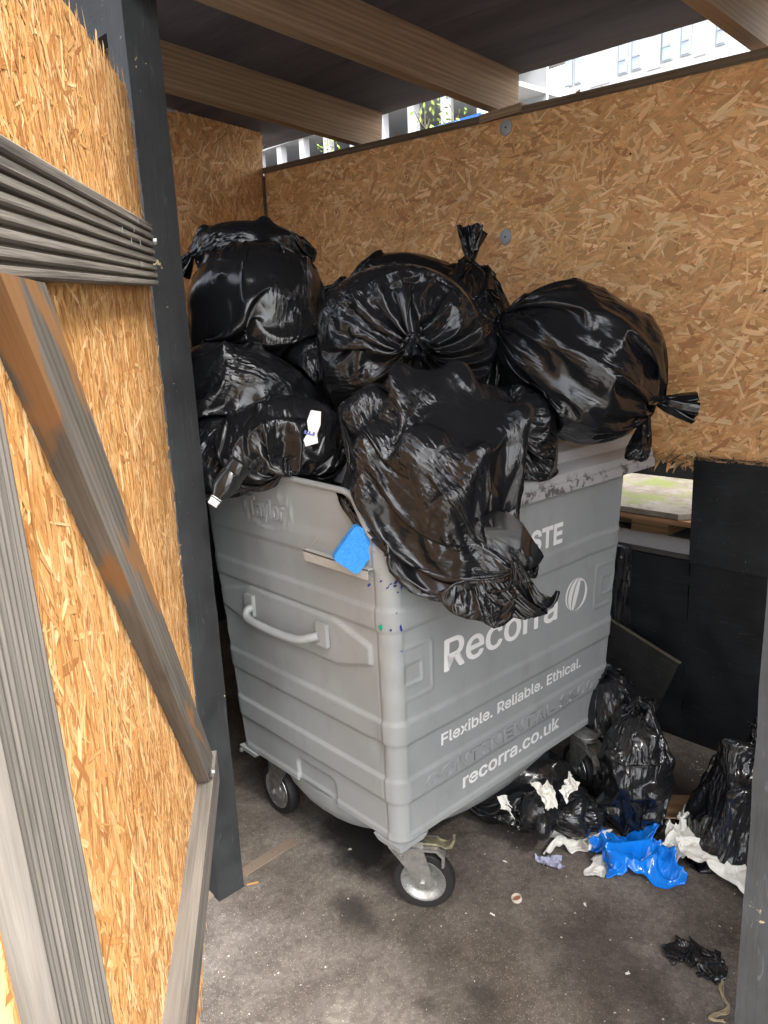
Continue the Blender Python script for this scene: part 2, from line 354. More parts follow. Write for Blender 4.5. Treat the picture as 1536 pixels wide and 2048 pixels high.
# lower part: rendered blockwork and black boards
bm = box_bm(-2.75, .045, WY+.004, WY+.2, 0, .80); bmesh.ops.subdivide_edges(bm, edges=bm.edges[:], cuts=20, use_grid_fill=True)
for v in bm.verts:
    if v.co.z > .01: v.co += Vector((random.uniform(-1, 1), random.uniform(-1, .2), random.uniform(-1, 1)))*.006
link('block_wall', fromb('block_wall', bm, True), bw, BWALL)
bm = tube([(-.27, WY-.005, 0), (-.272, WY-.005, .3), (-.265, WY-.004, .6), (-.262, WY, .815)], [.05, .055, .05, .045], 14)
bmesh.ops.subdivide_edges(bm, edges=bm.edges[:], cuts=5, use_grid_fill=True)
for v in bm.verts: v.co += Vector((random.uniform(-1, 1), random.uniform(-1, 1), random.uniform(-1, 1)))*.006
link('mortar_rib', fromb('mortar_rib', bm, True), bw, m_paint_black('mortar', (.012, .012, .013), .35, True))
wbox('block_capping', -.45, .045, WY+.004, WY+.22, .803, .826, m_plain('stone', (.05, .045, .04), .9, .9), bw, .004)
wbox('lower_board', .047, 2.4, WY+.002, WY+.02, 0, .83, BWALL, bw)
wbox('upper_board', .05, 2.4, WY-.020, WY-.001, .803, 1.235, m_paint_black('black_board', (.011, .0125, .014), .42, False), bw)
bm = box_bm(-2.75, -.9, WY+.002, WY+.02, .8, 1.23); link('side_board', fromb('side_board', bm), bw, BWALL)

# left wall
lw = empty('left_wall', (-2.75, .7, 0)); tag(lw, kind='structure')
wbox('lower_board', -2.751, -2.738, -.25, WY-.003, 0, 1.45, BWALL, lw)
me = fromb('board', prism_bm([(-2.775, 0), (-2.752, 0), (-2.752, 3.0), (-2.775, 3.0)], -.3, WY-.002)); tone_attr(me, (.55, .31, .13)); link('strand_board', me, lw, OSB)
strands('strand', (-2.752, -.3, 1.4), (0, 1, 0), (0, 0, 1), lambda u, v: u < 1.925, 8000, .03, .13, .004, .028, 1.45, .5, lw, OSB, 6, ext=(1.95, 1.6))
wbox('corner_batten', -2.75, -2.738, WY-.02, WY-.004, 1.2, 2.72, m_wood('corner_timber', (.12, .08, .05), (.2, .13, .08)), lw)
# right wall and front panels of the shed, outside the picture
rw = empty('right_wall', (2.4, .7, 0)); tag(rw, kind='structure')
wbox('board', 2.4, 2.42, -.3, WY, 0, 2.6, BWALL, rw)
fw = empty('front_wall', (-1.7, -.3, 0)); tag(fw, kind='structure')
wbox('board', -2.75, -.66, -.275, -.255, 0, 2.3, BWALL, fw)

# ---------------------------------------------------------------- roof
def zt(x, y): return 2.912-.082*(y-1.63)-.032*(x+.97)
roof = empty('shed_roof', (-.3, .7, 2.95)); tag(roof, 'sloping shed roof of dark plywood sheets laid over timber joists', 'roof')
xs = [-3.5, -2.24, -1.02, .2, 1.42, 2.5]; ys = [-.55, 1.235, 1.865]
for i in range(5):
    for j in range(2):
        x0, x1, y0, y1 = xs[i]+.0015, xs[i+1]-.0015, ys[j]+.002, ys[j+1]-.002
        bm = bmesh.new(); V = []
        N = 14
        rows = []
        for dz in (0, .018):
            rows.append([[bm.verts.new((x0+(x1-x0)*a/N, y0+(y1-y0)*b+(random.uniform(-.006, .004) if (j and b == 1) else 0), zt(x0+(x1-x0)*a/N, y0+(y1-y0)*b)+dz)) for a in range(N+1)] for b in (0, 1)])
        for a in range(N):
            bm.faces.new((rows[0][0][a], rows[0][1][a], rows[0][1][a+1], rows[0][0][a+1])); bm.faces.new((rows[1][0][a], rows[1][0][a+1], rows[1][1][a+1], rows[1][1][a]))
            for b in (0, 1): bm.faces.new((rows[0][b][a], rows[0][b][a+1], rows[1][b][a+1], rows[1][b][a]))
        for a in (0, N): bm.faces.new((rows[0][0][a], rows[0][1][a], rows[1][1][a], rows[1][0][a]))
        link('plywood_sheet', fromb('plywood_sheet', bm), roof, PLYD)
bm = bmesh.new(); P4 = [(-3.52, -.57), (2.52, -.57), (2.52, 1.85), (-3.52, 1.85)]
lo = [bm.verts.new((x, y, zt(x, y)+.0195)) for x, y in P4]; hi = [bm.verts.new((x, y, zt(x, y)+.026)) for x, y in P4]; bm.faces.new(lo[::-1]); bm.faces.new(hi)
for i in range(4): bm.faces.new((lo[i], lo[(i+1) % 4], hi[(i+1) % 4], hi[i]))
link('seam_light_block', fromb('seam_light_block', bm), roof, BLK)  # unseen layer added above the sheets to stop light leaking through seams
for k, x in enumerate((-1.925, -1.0, .148, 1.05, 2.0)):
    y0, y1 = -.5, 1.832; h = .188; w = .058
    p0 = Vector((x, y0, zt(x, y0)-h/2-.001)); p1 = Vector((x, y1, zt(x, y1)-h/2-.001)); M = frame(p0, p1-p0, (0, 0, 1)); L = (p1-p0).length
    bm = box_bm(0, L, -w/2, w/2, -h/2, h/2); me = fromb('joist', bm, bev=.003, seg=1); j = link('joist', me, roof, JOIST, M)
# torn noggin ends by the second joist
wbox('plate_block', -1.02, -.79, WY-.02, WY+.03, 2.66, 2.695, JOIST, roof)
hb = beam('header_beam', (-2.75, -.25, 2.70), (-.66, -.25, 2.64), .05, .16, BPAINT); tag(hb, 'black header beam running left from the top of the left post', 'beam')
hb2 = beam('header_beam', (-.54, -.25, 2.66), (2.4, -.25, 2.58), .05, .12, BPAINT); tag(hb2, 'black header beam over the open front of the shed', 'beam')

# ---------------------------------------------------------------- posts
def post(name, x0, x1, y0, y1, h, mat, seed):
    rg = random.Random(seed); bm = bmesh.new(); lv = 40; R = []
    M = frame((x0, y0, 0), (0, 0, 1), (0, 1, 0))
    for k in range(lv+1):
        z = h*k/lv; j = lambda: rg.uniform(-.0012, .0012)
        R.append([bm.verts.new(M.inverted() @ Vector((x+j(), y+j(), z))) for x, y in ((x0, y0), (x1, y0), (x1, y1), (x0, y1))])
    for k in range(lv):
        for a in range(4): bm.faces.new((R[k][a], R[k][(a+1) % 4], R[k+1][(a+1) % 4], R[k+1][a]))
    bm.faces.new(R[0][::-1]); bm.faces.new(R[-1])
    return link(name, fromb(name, bm, bev=.004, seg=2, ang=50, sm=True), None, mat, M)
pl_ = post('timber_post', -.65, -.55, -.3, -.205, 2.75, BPAINT, 1)
tag(pl_, 'tall black painted timber post on the left between gate and bin', 'post')
pr_ = post('timber_post', 1.052, 1.152, -.3, -.2, 2.7, RPAINT, 2)
tag(pr_, 'black painted timber post at the right edge of the opening', 'post')

# ---------------------------------------------------------------- gate leaf, opened towards the camera
P0 = CAM+np.array([-.565-.355*.826-CAM[0], -.345+.355*.563-CAM[1], 0])*.846
GD = np.array([.8263, -.5632, 0.0]); GN = np.array([.5632, .8263, 0.0])     # along the leaf, and out of the side we see
def LF(px, py, off=0.0):
    o = P0+GN*off; d = ray(px, py); t = ((o-CAM) @ GN)/(d @ GN); P = CAM+d*t
    return ((P-o) @ GD, P[2])
GM = Matrix(((GD[0], GN[0], 0, P0[0]), (GD[1], GN[1], 0, P0[1]), (0, 0, 1, 0), (0, 0, 0, 1)))
gate = empty('gate_leaf', P0); tag(gate, 'open strand board gate leaf on the left with grooved rail and diagonal brace', 'gate')
def rot_piece(name, pts, y0, y1, ang, mat, parent=gate, bev=.003):
    """pts in the leaf's (along, up) plane; local X is laid along the grain"""
    R = Matrix.Rotation(-ang, 4, 'Y'); M = GM @ R; Ri = R.inverted()
    q = [Ri @ Vector((p[0], 0, p[1])) for p in pts]
    return link(name, fromb(name, prism_bm([(v.x, v.z) for v in q], y0, y1), bev=bev, seg=1), parent, mat, M)
def line(pa, pb, s):
    t = (s-pa[0])/(pb[0]-pa[0]); return (s, pa[1]+(pb[1]-pa[1])*t)
tr = LF(255, 180); r2 = LF(388, 1352); t2 = LF(125, 0); b1 = LF(424, 1563); b2 = LF(397, 2048)
se = .5*(tr[0]+r2[0])
zb0 = b1[1]; zb1 = b2[1]
topl = line(tr, t2, 1.5); print('gate', tr, r2, t2, b1, b2)
rg = random.Random(3); edge = []
top_pts = [(tr[0]+(1.5-tr[0])*k/30, tr[1]+(topl[1]-tr[1])*k/30+rg.uniform(-.004, .004)) for k in range(31)]
bz = lambda s: zb0+(zb1-zb0)*min(1, max(0, (s-b1[0])/(b2[0]-b1[0])))
pts = [(se, b1[1])]+[(b2[0], b2[1]), (1.5, b2[1])]+top_pts[::-1]
me = fromb('board', prism_bm(pts, -.018, 0)); tone_attr(me, (.65, .38, .14)); link('strand_board', me, gate, OSBL, GM)
O = np.array([P0[0], P0[1], 0])+GD*se
LT = [(.68, .36, .12), (.75, .43, .165), (.58, .28, .085), (.82, .52, .23), (.46, .20, .06), (.72, .39, .14), (.88, .60, .31), (.64, .34, .125)]
_tl = tr[1]; _sl = (topl[1]-tr[1])/(1.5-tr[0])
strands('strand', O, GD, (0, 0, 1), lambda u, v: (v < _tl+_sl*u-.02) & (v > np.interp(u+se, [b1[0], b2[0]], [zb0, zb1])+.01) & (u > .012), 13000, .03, .18, .0025, .021, 1.52, .38, gate, OSBL, 8, tones=LT, ext=(1.5-se, 2.5), flip=-1)
# grooved decking rail
TH = .028
dTR = LF(305, 450, TH); dBR = LF(318, 572, TH); dTL = LF(0, 265, TH); dBL = LF(0, 550, TH); print('deck', dTR, dBR, dTL, dBL)
s0 = .5*(dTR[0]+dBR[0]); h = .5*((dTR[1]-dBR[1])+(dTL[1]-dBL[1])); ang = math.atan2(dTL[1]-dTR[1], dTL[0]-dTR[0])
bm = bmesh.new(); ng = 8; prof = [(0, 0)]
pitch = h/ng
prof = [(0.001, 0)]
for k in range(ng):
    z0 = pitch*k
    prof += [(TH-.003, z0+.0006), (TH, z0+.0035), (TH, z0+pitch*.68), (TH-.0012, z0+pitch*.71), (TH-.008, z0+pitch*.74), (TH-.0085, z0+pitch*.97)] if k < ng-1 else [(TH-.003, z0+.0006), (TH, z0+.0035), (TH, z0+pitch-.003), (TH-.003, z0+pitch)]
prof.append((0.001, h))
Ls = 1.5-s0; M = GM @ Matrix.Translation((s0, 0, dBR[1])) @ Matrix.Rotation(-ang, 4, 'Y')
a = [bm.verts.new((0, p[0], p[1])) for p in prof]; b = [bm.verts.new((Ls, p[0], p[1])) for p in prof]
for i in range(len(prof)): bm.faces.new((a[i], a[(i+1) % len(prof)], b[(i+1) % len(prof)], b[i]))
bm.faces.new(a[::-1]); bm.faces.new(b)
rail = link('grooved_rail', fromb('grooved_rail', bm, bev=.0006, seg=1), gate, DECK, M)
# diagonal brace
TB = .036
ra, rb = LF(88, 560, TB), LF(425, 1500, TB); la, lb = LF(37, 718, TB), LF(398, 1560, TB); print('brace', ra, rb, la, lb)
lm = LF(234, 1114, TB)
ang = math.atan2(ra[1]-rb[1], ra[0]-rb[0]); wd = .095
dirv = (math.cos(ang), math.sin(ang)); nrm = (dirv[1], -dirv[0])
dd = (lm[0]-rb[0])*nrm[0]+(lm[1]-rb[1])*nrm[1]; print('brace width', dd); wd = max(.07, min(.14, abs(dd)))
zt_ = LF(44, 553, TB)[1]-.001
k1_ = (zt_-rb[1])/dirv[1]; A = (rb[0]+dirv[0]*k1_, zt_)
B_ = (rb[0]+nrm[0]*wd, rb[1]+nrm[1]*wd); k2_ = (zt_-B_[1])/dirv[1]; Bt = (B_[0]+dirv[0]*k2_, zt_)
rot_piece('diagonal_brace', [(rb[0], rb[1]-.02), (rb[0]+.02, rb[1]-.05), (B_[0]+.01, rb[1]-.05), B_, Bt, A], .001, TB, ang, BRACE)
# lower rail along the foot of the leaf
q0 = LF(394, 1563, 0.001); q1 = LF(345, 1888, .001); q2 = LF(327, 2048, .001); print('foot rail', q0, q1, q2)
fz = .5*(q1[1]+q2[1])
fr = rot_piece('foot_rail', [(se+.004, q0[1]-.1), (1.5, fz-.1), (1.5, fz), (se+.004, q0[1])], .001, .045, math.atan2(fz-q0[1], 1.2), GREYW)
# upright batten nearer the camera
v1, v2 = LF(55, 1095, TB), LF(229, 2048, TB); w1, w2 = LF(0, 1488, TB), LF(127, 2048, TB); print('batten', v1, v2, w1, w2)
sa = .5*(v1[0]+v2[0]); wdb = .5*((w1[0]-v1[0])+(w2[0]-v2[0])); ang = math.atan2(v1[1]-v2[1], v1[0]-v2[0]); print('batten w', wdb)
k = (v1[0]-v2[0])/(v1[1]-v2[1]); top = dBL[1]-.002; bot = fz+.002
X_ = lambda z: v2[0]+(z-v2[1])*k
wdb = max(.07, min(.16, wdb))
bm = bmesh.new(); n = 11; prof = []
for i in range(n*4+1):
    t = i/(n*4); prof.append((t*wdb, TB-(.0022 if (i % 4) in (2, 3) and 0 < i < n*4-1 else 0)))
prof = [(0, .001)]+prof+[(wdb, .001)]
R = Matrix.Rotation(-ang, 4, 'Y'); Ri = R.inverted()
aa = [bm.verts.new(Ri @ Vector((X_(bot)+p[0], p[1], bot))) for p in prof]; bb = [bm.verts.new(Ri @ Vector((X_(top)+p[0], p[1], top))) for p in prof]
for i in range(len(prof)): bm.faces.new((aa[i], aa[(i+1) % len(prof)], bb[(i+1) % len(prof)], bb[i]))
bm.faces.new(aa[::-1]); bm.faces.new(bb)
link('upright_batten', fromb('upright_batten', bm, bev=.0015, seg=1), gate, GREYW, GM @ R)
# bolts
for (px, py, of) in ((311, 483, TH+.004), (427, 1543, .05)):
    s_, z_ = LF(px, py, of); bm = bmesh.new(); c = GM @ Vector((s_, of, z_))
    bm = cyl_bm(c, Vector(GN), .0085, .008, 6); bm = cyl_bm(c-Vector(GN)*.005, Vector(GN), .012, .002, 20, bm)
    link('bolt', fromb('bolt', bm, bev=.0012, seg=1), gate, CHROME)

# ---------------------------------------------------------------- washers on the back wall
for (x, z, lab) in ((-.883, 2.618, 'upper of the two round zinc washers screwed to the back wall'), (-.889, 2.161, 'lower of the two round zinc washers screwed to the back wall')):
    bm = lathe([(.0045, .004), (.008, .0045), (.030, .0045), (.0335, .003), (.034, 0)], (0, -1, 0), (x, WY-.0025, z), 36)
    w = link('washer', fromb('washer', bm, True), None, WASH); tag(w, lab, 'washer', 'washers on the back wall')
    link('screw', fromb('screw', cyl_bm((x, WY-.004, z), (0, -1, 0), .0046, .005, 12)), w, BLK)

# screws that hold the sheets of the back wall
rg = random.Random(6)
for x, z in [(-2.2, 2.55), (-1.52, 2.52), (-1.505, 2.33), (-.27, 2.4), (-.26, 2.05), (-.255, 1.62), (.26, 2.3), (.262, 1.85), (.31, 2.1), (.312, 1.5), (-.25, 1.28), (.1, 1.26), (-1.5, 1.95), (-2.19, 2.1)]:
    link('screw', fromb('screw', cyl_bm((x+rg.uniform(-.01, .01), WY-.0022, z), (0, -1, 0), .0042, .002, 12)), bw, BLK)

# ---------------------------------------------------------------- the bin
BW, BD, ZB, ZR, KT = 1.2, .944, .283, 1.237, .045      # front length (along +Y), side length (along -X), foot, rim, taper
def ins(z): return KT*(1.25-z)
def sst(a, b, x): t = np.clip((x-a)/(b-a), 0, 1); return t*t*(3-2*t)
def bandz(z, hi, lo, e=.006): return sst(lo-e, lo+e, z)-sst(hi-e, hi+e, z)
def side_top(t):            # t: distance from the near corner along the side
    return np.interp(t, [0, .055, .075, .125, .16, .62, .66, .78, .88, .944], [ZR, ZR, 1.262, 1.342, 1.352, 1.364, 1.36, 1.30, ZR, ZR])
def boxsd(u, v, cu, cv, hu, hv, r):
    a = np.abs(u-cu)-hu+r; b = np.abs(v-cv)-hv+r; return np.hypot(np.maximum(a, 0), np.maximum(b, 0))+np.minimum(np.maximum(a, b), 0)-r
def pulse(z, endfade, hi, lo): return .0055*bandz(z, hi, lo)*endfade
def relief(face, t, z):
    """how far the pressed steel stands out; t along the face, 0 at the near corner"""
    L = BW if face in (0, 2) else BD
    o = np.zeros_like(z)
    nc = sst(.0, .03, t)*sst(0, .03, L-t) if False else 1
    for hi, lo in ((1.035, .969), (.684, .611), (.495, .416)):
        o = o+.0075*bandz(z, hi, lo, .005)
    if face in (1, 3):
        o = o+.005*bandz(z, 1.214, 1.146)
        o = np.where(t < .058, np.maximum(o, 0)*.8+.003, o)                      # corner piece laps over
        o = o-.003*np.exp(-((t-.060)/.0035)**2)
        # long hexagonal pressing behind the handle
        hw = np.interp(t, [.087, .25, .70, .905], [.030, .076, .076, .032]); d = np.maximum(np.abs(z-.884)-hw, np.maximum(.087-t, t-.905))
        o = o+.010*(1-sst(-.006, .004, d))
        # scoop over the drain
        d = boxsd(t, z, .44, .28, .115, .095, .03); o = o-.009*(1-sst(-.01, .004, d))
        # oval with the maker's name
        if face == 1:
            d = np.hypot((t-.545)/.128, (z-1.249)/.061)-1; o = np.where(d < 0.02, .001, o); o = o+.005*np.exp(-(d/.045)**2)
            o = o+.0025*(1-sst(0, .002, np.abs(t-.79)))*(np.abs(z-1.16) < .02)
    if face == 0:
        o = np.where((t < .045) | (t > BW-.045), o, o)
        for c, s in ((.055, 1), (1.145, 1)):
            d = boxsd(t, z, c, .832, .104, .081, .012); o = np.where(d < .012, np.where(d < 0, 0, o*sst(0, .012, d)), o); o = o+.004*np.exp(-((d+.001)/.0045)**2)
            d2 = boxsd(t, z, c, .83, .062, .034, .008); o = o+.0045*np.exp(-((d2+.001)/.004)**2)-.003*(1-sst(-.003, .002, d2))
        o = o+.003*np.exp(-((z-.91)/.12)**2)*0
        # shallow dents
        o = o-.006*np.exp(-((t-.98)/.07)**2-((z-.98)/.09)**2)-.004*np.exp(-((t-.03)/.03)**2-((z-.70)/.05)**2)-.004*np.exp(-((t-.02)/.03)**2-((z-.93)/.04)**2)
    if face == 1:
        o = o-.005*np.exp(-((t-.085)/.03)**2-((z-.60)/.06)**2)-.004*np.exp(-((t-.3)/.12)**2-((z-.75)/.07)**2)
    o = o+.004*bandz(z, ZB+.022, ZB-.02, .004)
    return o
def bin_ring():
    """(face, t, unit position) round the plan; faces 0 front, 1 near side, 2 back, 3 far side"""
    pts = []; r = .05
    def seg(face, n): return [(face, t) for t in np.linspace(0, 1, n, endpoint=False)]
    return pts
rc = .048
zs = np.concatenate([np.linspace(ZB, .72, 74), np.linspace(.724, 1.2, 80)]); zu = np.linspace(0, 1, 9)[1:]
plan = []       # each: (face, t, px, py, nx, ny) in the un-tapered plan; near corner (0,0), front along +Y at x=0, side along -X at y=0
def addline(face, a, b, n, nx, ny):
    for k in range(n):
        t = k/n; x = a[0]+(b[0]-a[0])*t; y = a[1]+(b[1]-a[1])*t
        tt = y if face in (0, 2) else -x
        plan.append((face, tt, x, y, nx, ny))
def addarc(f0, f1, cx, cy, a0, a1, n):
    for k in range(n):
        a = a0+(a1-a0)*k/n; x = cx+rc*math.cos(a); y = cy+rc*math.sin(a); face = f0 if k < n/2 else f1
        plan.append((face, y if face in (0, 2) else -x, x, y, math.cos(a), math.sin(a)))
addline(1, (-BD+rc, 0), (-rc, 0), 170, 0, -1)
addarc(1, 0, -rc, rc, -PI/2, 0, 12)
addline(0, (0, rc), (0, BW-rc), 230, 1, 0)
addarc(0, 3, -rc, BW-rc, 0, PI/2, 10)
addline(3, (-rc, BW), (-BD+rc, BW), 60, 0, 1)
addarc(3, 2, -BD+rc, BW-rc, PI/2, PI, 8)
addline(2, (-BD, BW-rc), (-BD, rc), 30, -1, 0)
addarc(2, 1, -BD+rc, rc, PI, 1.5*PI, 8)
PL = np.array(plan); Fc = PL[:, 0].astype(int); T_, X_0, Y_0, NX, NY = PL[:, 1], PL[:, 2], PL[:, 3], PL[:, 4], PL[:, 5]
stop = np.where((Fc == 1) | (Fc == 3), side_top(T_), ZR)
corner = (np.minimum(np.abs(X_0), np.abs(X_0+BD)) < rc) & (np.minimum(np.abs(Y_0), np.abs(Y_0-BW)) < rc)
Zg = np.stack([np.full(len(PL), z) for z in zs]+[1.2+(stop-1.2)*u for u in zu], 1)
def bin_pt(x, y, z, nx, ny, o):
    a = KT*(1.25-z)
    sx = (x+BD/2)/(BD/2); sy = (y-BW/2)/(BW/2)
    return x-sx*a+nx*o, y-sy*a+ny*o
O_ = np.zeros_like(Zg)
for f in range(4):
    m = Fc == f; O_[m] = relief(f, np.repeat(T_[m][:, None], Zg.shape[1], 1), Zg[m])
O_[corner] = .004*bandz(Zg[corner], 1.035, .969)+.004*bandz(Zg[corner], .684, .611)+.004*bandz(Zg[corner], .495, .416)+.003+.0012*np.sin(Zg[corner]*61)*bandz(Zg[corner], .96, .70, .05)
GX, GY = bin_pt(X_0[:, None], Y_0[:, None], Zg, NX[:, None], NY[:, None], O_)
nr, nz = Zg.shape
V = np.stack([GX, GY, Zg], -1).reshape(-1, 3)
I, J = np.meshgrid(np.arange(nr), np.arange(nz-1), indexing='ij'); I2 = (I+1) % nr
Fq = np.stack([I*nz+J, I2*nz+J, I2*nz+J+1, I*nz+J+1], -1).reshape(-1, 4)
# inner skin
inn = []; base = len(V)
for zz in (None, 1.15, .95):
    x, y = bin_pt(X_0, Y_0, 1.2 if zz is None else zz, NX, NY, -.014 if zz is None else -.016); inn.append(np.stack([x, y, (stop+.0 if zz is None else np.full(nr, zz))], -1))
V = np.concatenate([V]+inn); F2 = []
ii = np.arange(nr); i2 = (ii+1) % nr
F2.append(np.stack([ii*nz+nz-1, i2*nz+nz-1, base+i2, base+ii], -1))
for k in range(2): F2.append(np.stack([base+k*nr+ii, base+k*nr+i2, base+(k+1)*nr+i2, base+(k+1)*nr+ii], -1))
faces = np.concatenate([Fq]+F2).tolist(); faces.append((ii*nz).tolist()[::-1]); faces.append((base+2*nr+ii).tolist())
binr = empty('wheeled_bin', (-.47, .6, 0)); tag(binr, 'large grey painted steel four wheeled waste bin heaped with black bags', 'bin')
me = pydata('body', V, faces, True); me.set_sharp_from_angle(angle=math.radians(60)); link('body', me, binr, GREY)
# rolled lip of the raised side
for yy, nm in ((0, 1), (BW, 3)):
    tt = np.concatenate([np.linspace(.05, .2, 12), np.linspace(.25, .6, 6), np.linspace(.65, .9, 10)])
    P = [(-t, (yy-.004 if nm == 1 else yy+.004), float(side_top(t))+.002) for t in tt]
    link('rolled_rim', fromb('rolled_rim', tube(P, .0095, 10), True), binr, GREY)
# sump under the floor
bm = bmesh.new(); R = []
for k, (z, sx, sy) in enumerate([(ZB+.01, .82, 1.12), (.235, .80, 1.10), (.185, .74, 1.04), (.150, .64, .94), (.130, .50, .78), (.122, .3, .5)]):
    ring = []
    for a in range(48):
        th = a*2*PI/48; c, s = math.cos(th), math.sin(th); e = .78
        ring.append(bm.verts.new((-BD/2+math.copysign(abs(c)**e, c)*sx/2, BW/2+math.copysign(abs(s)**e, s)*sy/2, z)))
    R.append(ring)
for k in range(5):
    for a in range(48): bm.faces.new((R[k][a], R[k+1][a], R[k+1][(a+1) % 48], R[k][(a+1) % 48]))
bm.faces.new(R[-1][::-1]); link('sump', fromb('sump', bm, True), binr, GREY)
# lid and front lip
prof = [(-.05, 1.240), (.020, 1.236), (.034, 1.240), (.034, 1.270), (.026, 1.274), (.026, 1.300), (.018, 1.305), (-.040, 1.316), (-.048, 1.326), (-.055, 1.348), (-.062, 1.352), (-.074, 1.343), (-.086, 1.343), (-.094, 1.356), (-.104, 1.368), (-.5, 1.395), (-.92, 1.36), (-.92, 1.33), (-.1, 1.32), (-.06, 1.27)]
bm = bmesh.new(); n = 40; rg = random.Random(5); R = []
for k in range(n+1):
    y = .16+(1.325-.16)*k/n; w = rg.uniform(-.0012, .0012)
    R.append([bm.verts.new((x+(w if z < 1.28 else 0), y, z+(w if z < 1.3 else 0))) for x, z in prof])
m_ = len(prof)
for k in range(n):
    for a in range(m_): bm.faces.new((R[k][a], R[k][(a+1) % m_], R[k+1][(a+1) % m_], R[k+1][a]))
bm.faces.new(R[0][::-1]); bm.faces.new(R[-1])
a_ = NT('lid_paint'); v_ = a_.coord()
nn = a_.noise(a_.coord('Object', (30, 6, 30)), 3, 5, .7); n2_ = a_.noise(v_, 22, 5, .7); sp_ = a_.noise(v_, 6, 3)
c_ = a_.mix(a_.ramp(nn, [(.55, 0.0), (.75, .6)]), (.40, .40, .405), (.20, .17, .13))
geo = a_.n('SeparateXYZ'); a_.l(v_, geo.inputs[0]); low = a_.ramp(geo.outputs[2], [(0, 1.0), (1, 1.0)])
mr = a_.n('MapRange'); a_.l(geo.outputs[2], mr.inputs[0]); mr.inputs[1].default_value = 1.30; mr.inputs[2].default_value = 1.265; mr.inputs[3].default_value = 0; mr.inputs[4].default_value = 1
wear = a_.mix(1, a_.ramp(n2_, [(.55, 0.0), (.59, 1.0)]), mr.outputs[0], 'MULTIPLY')
c_ = a_.mix(wear, c_, (.10, .09, .085))
bl = a_.mix(1, a_.ramp(a_.noise(v_, 38, 3), [(.64, 0.0), (.66, 1.0)]), a_.mix(1, a_.ramp(sp_, [(.55, 0.0), (.6, 1.0)]), mr.outputs[0], 'MULTIPLY'), 'MULTIPLY'); c_ = a_.mix(bl, c_, (.03, .04, .3))
LIDM = a_.out(c_, .5, a_.bump(n2_, .2, .002))
link('lid', fromb('lid', bm, bev=.0025, seg=2, sm=True), binr, LIDM)
# handle on the near side
hp = spline([(-.672, -.006, .892), (-.676, -.018, .890), (-.672, -.030, .878), (-.645, -.036, .866), (-.55, -.037, .861), (-.44, -.037, .863), (-.375, -.034, .870), (-.335, -.022, .884), (-.315, -.006, .890)], 6)
bm = tube(hp, [.0135]*len(hp), 14)
for v in bm.verts: v.co.y *= 1
hd = link('handle', fromb('handle', bm, True), binr, GREY)
for x in (-.69, -.30):
    bm = box_bm(x-.024, x+.024, -.009, .004, .862, .935)
    link('handle_plate', fromb('handle_plate', bm, bev=.004, seg=2, sm=True), hd, GREY)
# angle bracket (fork pocket) near the top of the side
bm = prism_bm([(-.343, 1.160), (-.06, 1.155), (-.06, 1.125), (-.335, 1.128)], -.022, -.018); bm = prism_bm([(-.343, 1.155), (-.06, 1.150), (-.06, 1.154), (-.343, 1.159)], -.022, .0, bm)
bm = prism_bm([(-.343, 1.155), (-.339, 1.155), (-.290, 1.20), (-.294, 1.20)], -.004, .0, bm)
link('side_bracket', fromb('side_bracket', bm, bev=.0015, seg=1), binr, m_plain('worn_grey_paint', (.42, .41, .38), .6))

# lettering
FONT = None
try:
    import os
    fp = os.path.join(bpy.utils.system_resource('DATAFILES'), 'fonts', 'Inter.woff2'); FONT = bpy.data.fonts.load(fp) if os.path.exists(fp) else None
except Exception: FONT = None
def face_x(z, o): return -KT*(1.25-z)+o
def letters(name, s, y0, y1, z0, z1, mat, parent, off=.0012, bold=.018, ext=.0006, emboss=0, space=1.0, shear=0, face=0, cap='H', slope=0):
    cu = bpy.data.curves.new(name, 'FONT'); cu.body = s; cu.offset = bold; cu.extrude = 0; cu.space_character = space; cu.shear = shear; cu.resolution_u = 4
    if emboss: cu.extrude = emboss*.5; cu.bevel_depth = .014; cu.bevel_resolution = 1
    if FONT: cu.font = FONT
    o = bpy.data.objects.new('tmp', cu); COL.objects.link(o); dg = bpy.context.evaluated_depsgraph_get(); me = bpy.data.meshes.new_from_object(o.evaluated_get(dg))
    cu.body = cap; dg.update(); dg = bpy.context.evaluated_depsgraph_get(); mc = bpy.data.meshes.new_from_object(o.evaluated_get(dg)); hh = max(v.co.y for v in mc.vertices)
    bpy.data.objects.remove(o)
    xs_ = [v.co.x for v in me.vertices]; xa, xb = min(xs_), max(xs_); zz = [v.co.z for v in me.vertices]; zmn = min(zz); zmx = max(zz)
    for v in me.vertices:
        t = (v.co.x-xa)/(xb-xa); z = z0+v.co.y/hh*(z1-z0)+slope*t
        d = off+(ext*(v.co.z-zmn)/(zmx-zmn) if zmx > zmn else 0)
        if face == 0: v.co = (face_x(z, d), y0+(y1-y0)*t, z)
        else: v.co = (-(y0+(y1-y0)*t), KT*(1.25-z)-d, z)
    me.name = name
    ns = s.count(' ')
    if not ns: return link(name, me, parent, mat)
    co = np.array([(v.co.y if face == 0 else v.co.x) for v in me.vertices]); so = np.sort(co); gp = np.argsort(so[1:]-so[:-1])[-ns:]; cuts_ = sorted((so[i]+so[i+1])/2 for i in gp)
    o = None
    for w_ in range(ns+1):                                   # each word is a part of its own
        lo_ = cuts_[w_-1] if w_ else -1e9; hi_ = cuts_[w_] if w_ < ns else 1e9
        bm = bmesh.new(); bm.from_mesh(me); bmesh.ops.delete(bm, geom=[v for v in bm.verts if not lo_ < (v.co.y if face == 0 else v.co.x) <= hi_], context='VERTS')
        m2 = bpy.data.meshes.new(name); bm.to_mesh(m2); bm.free(); o = link(name, m2, parent, mat)
    return o
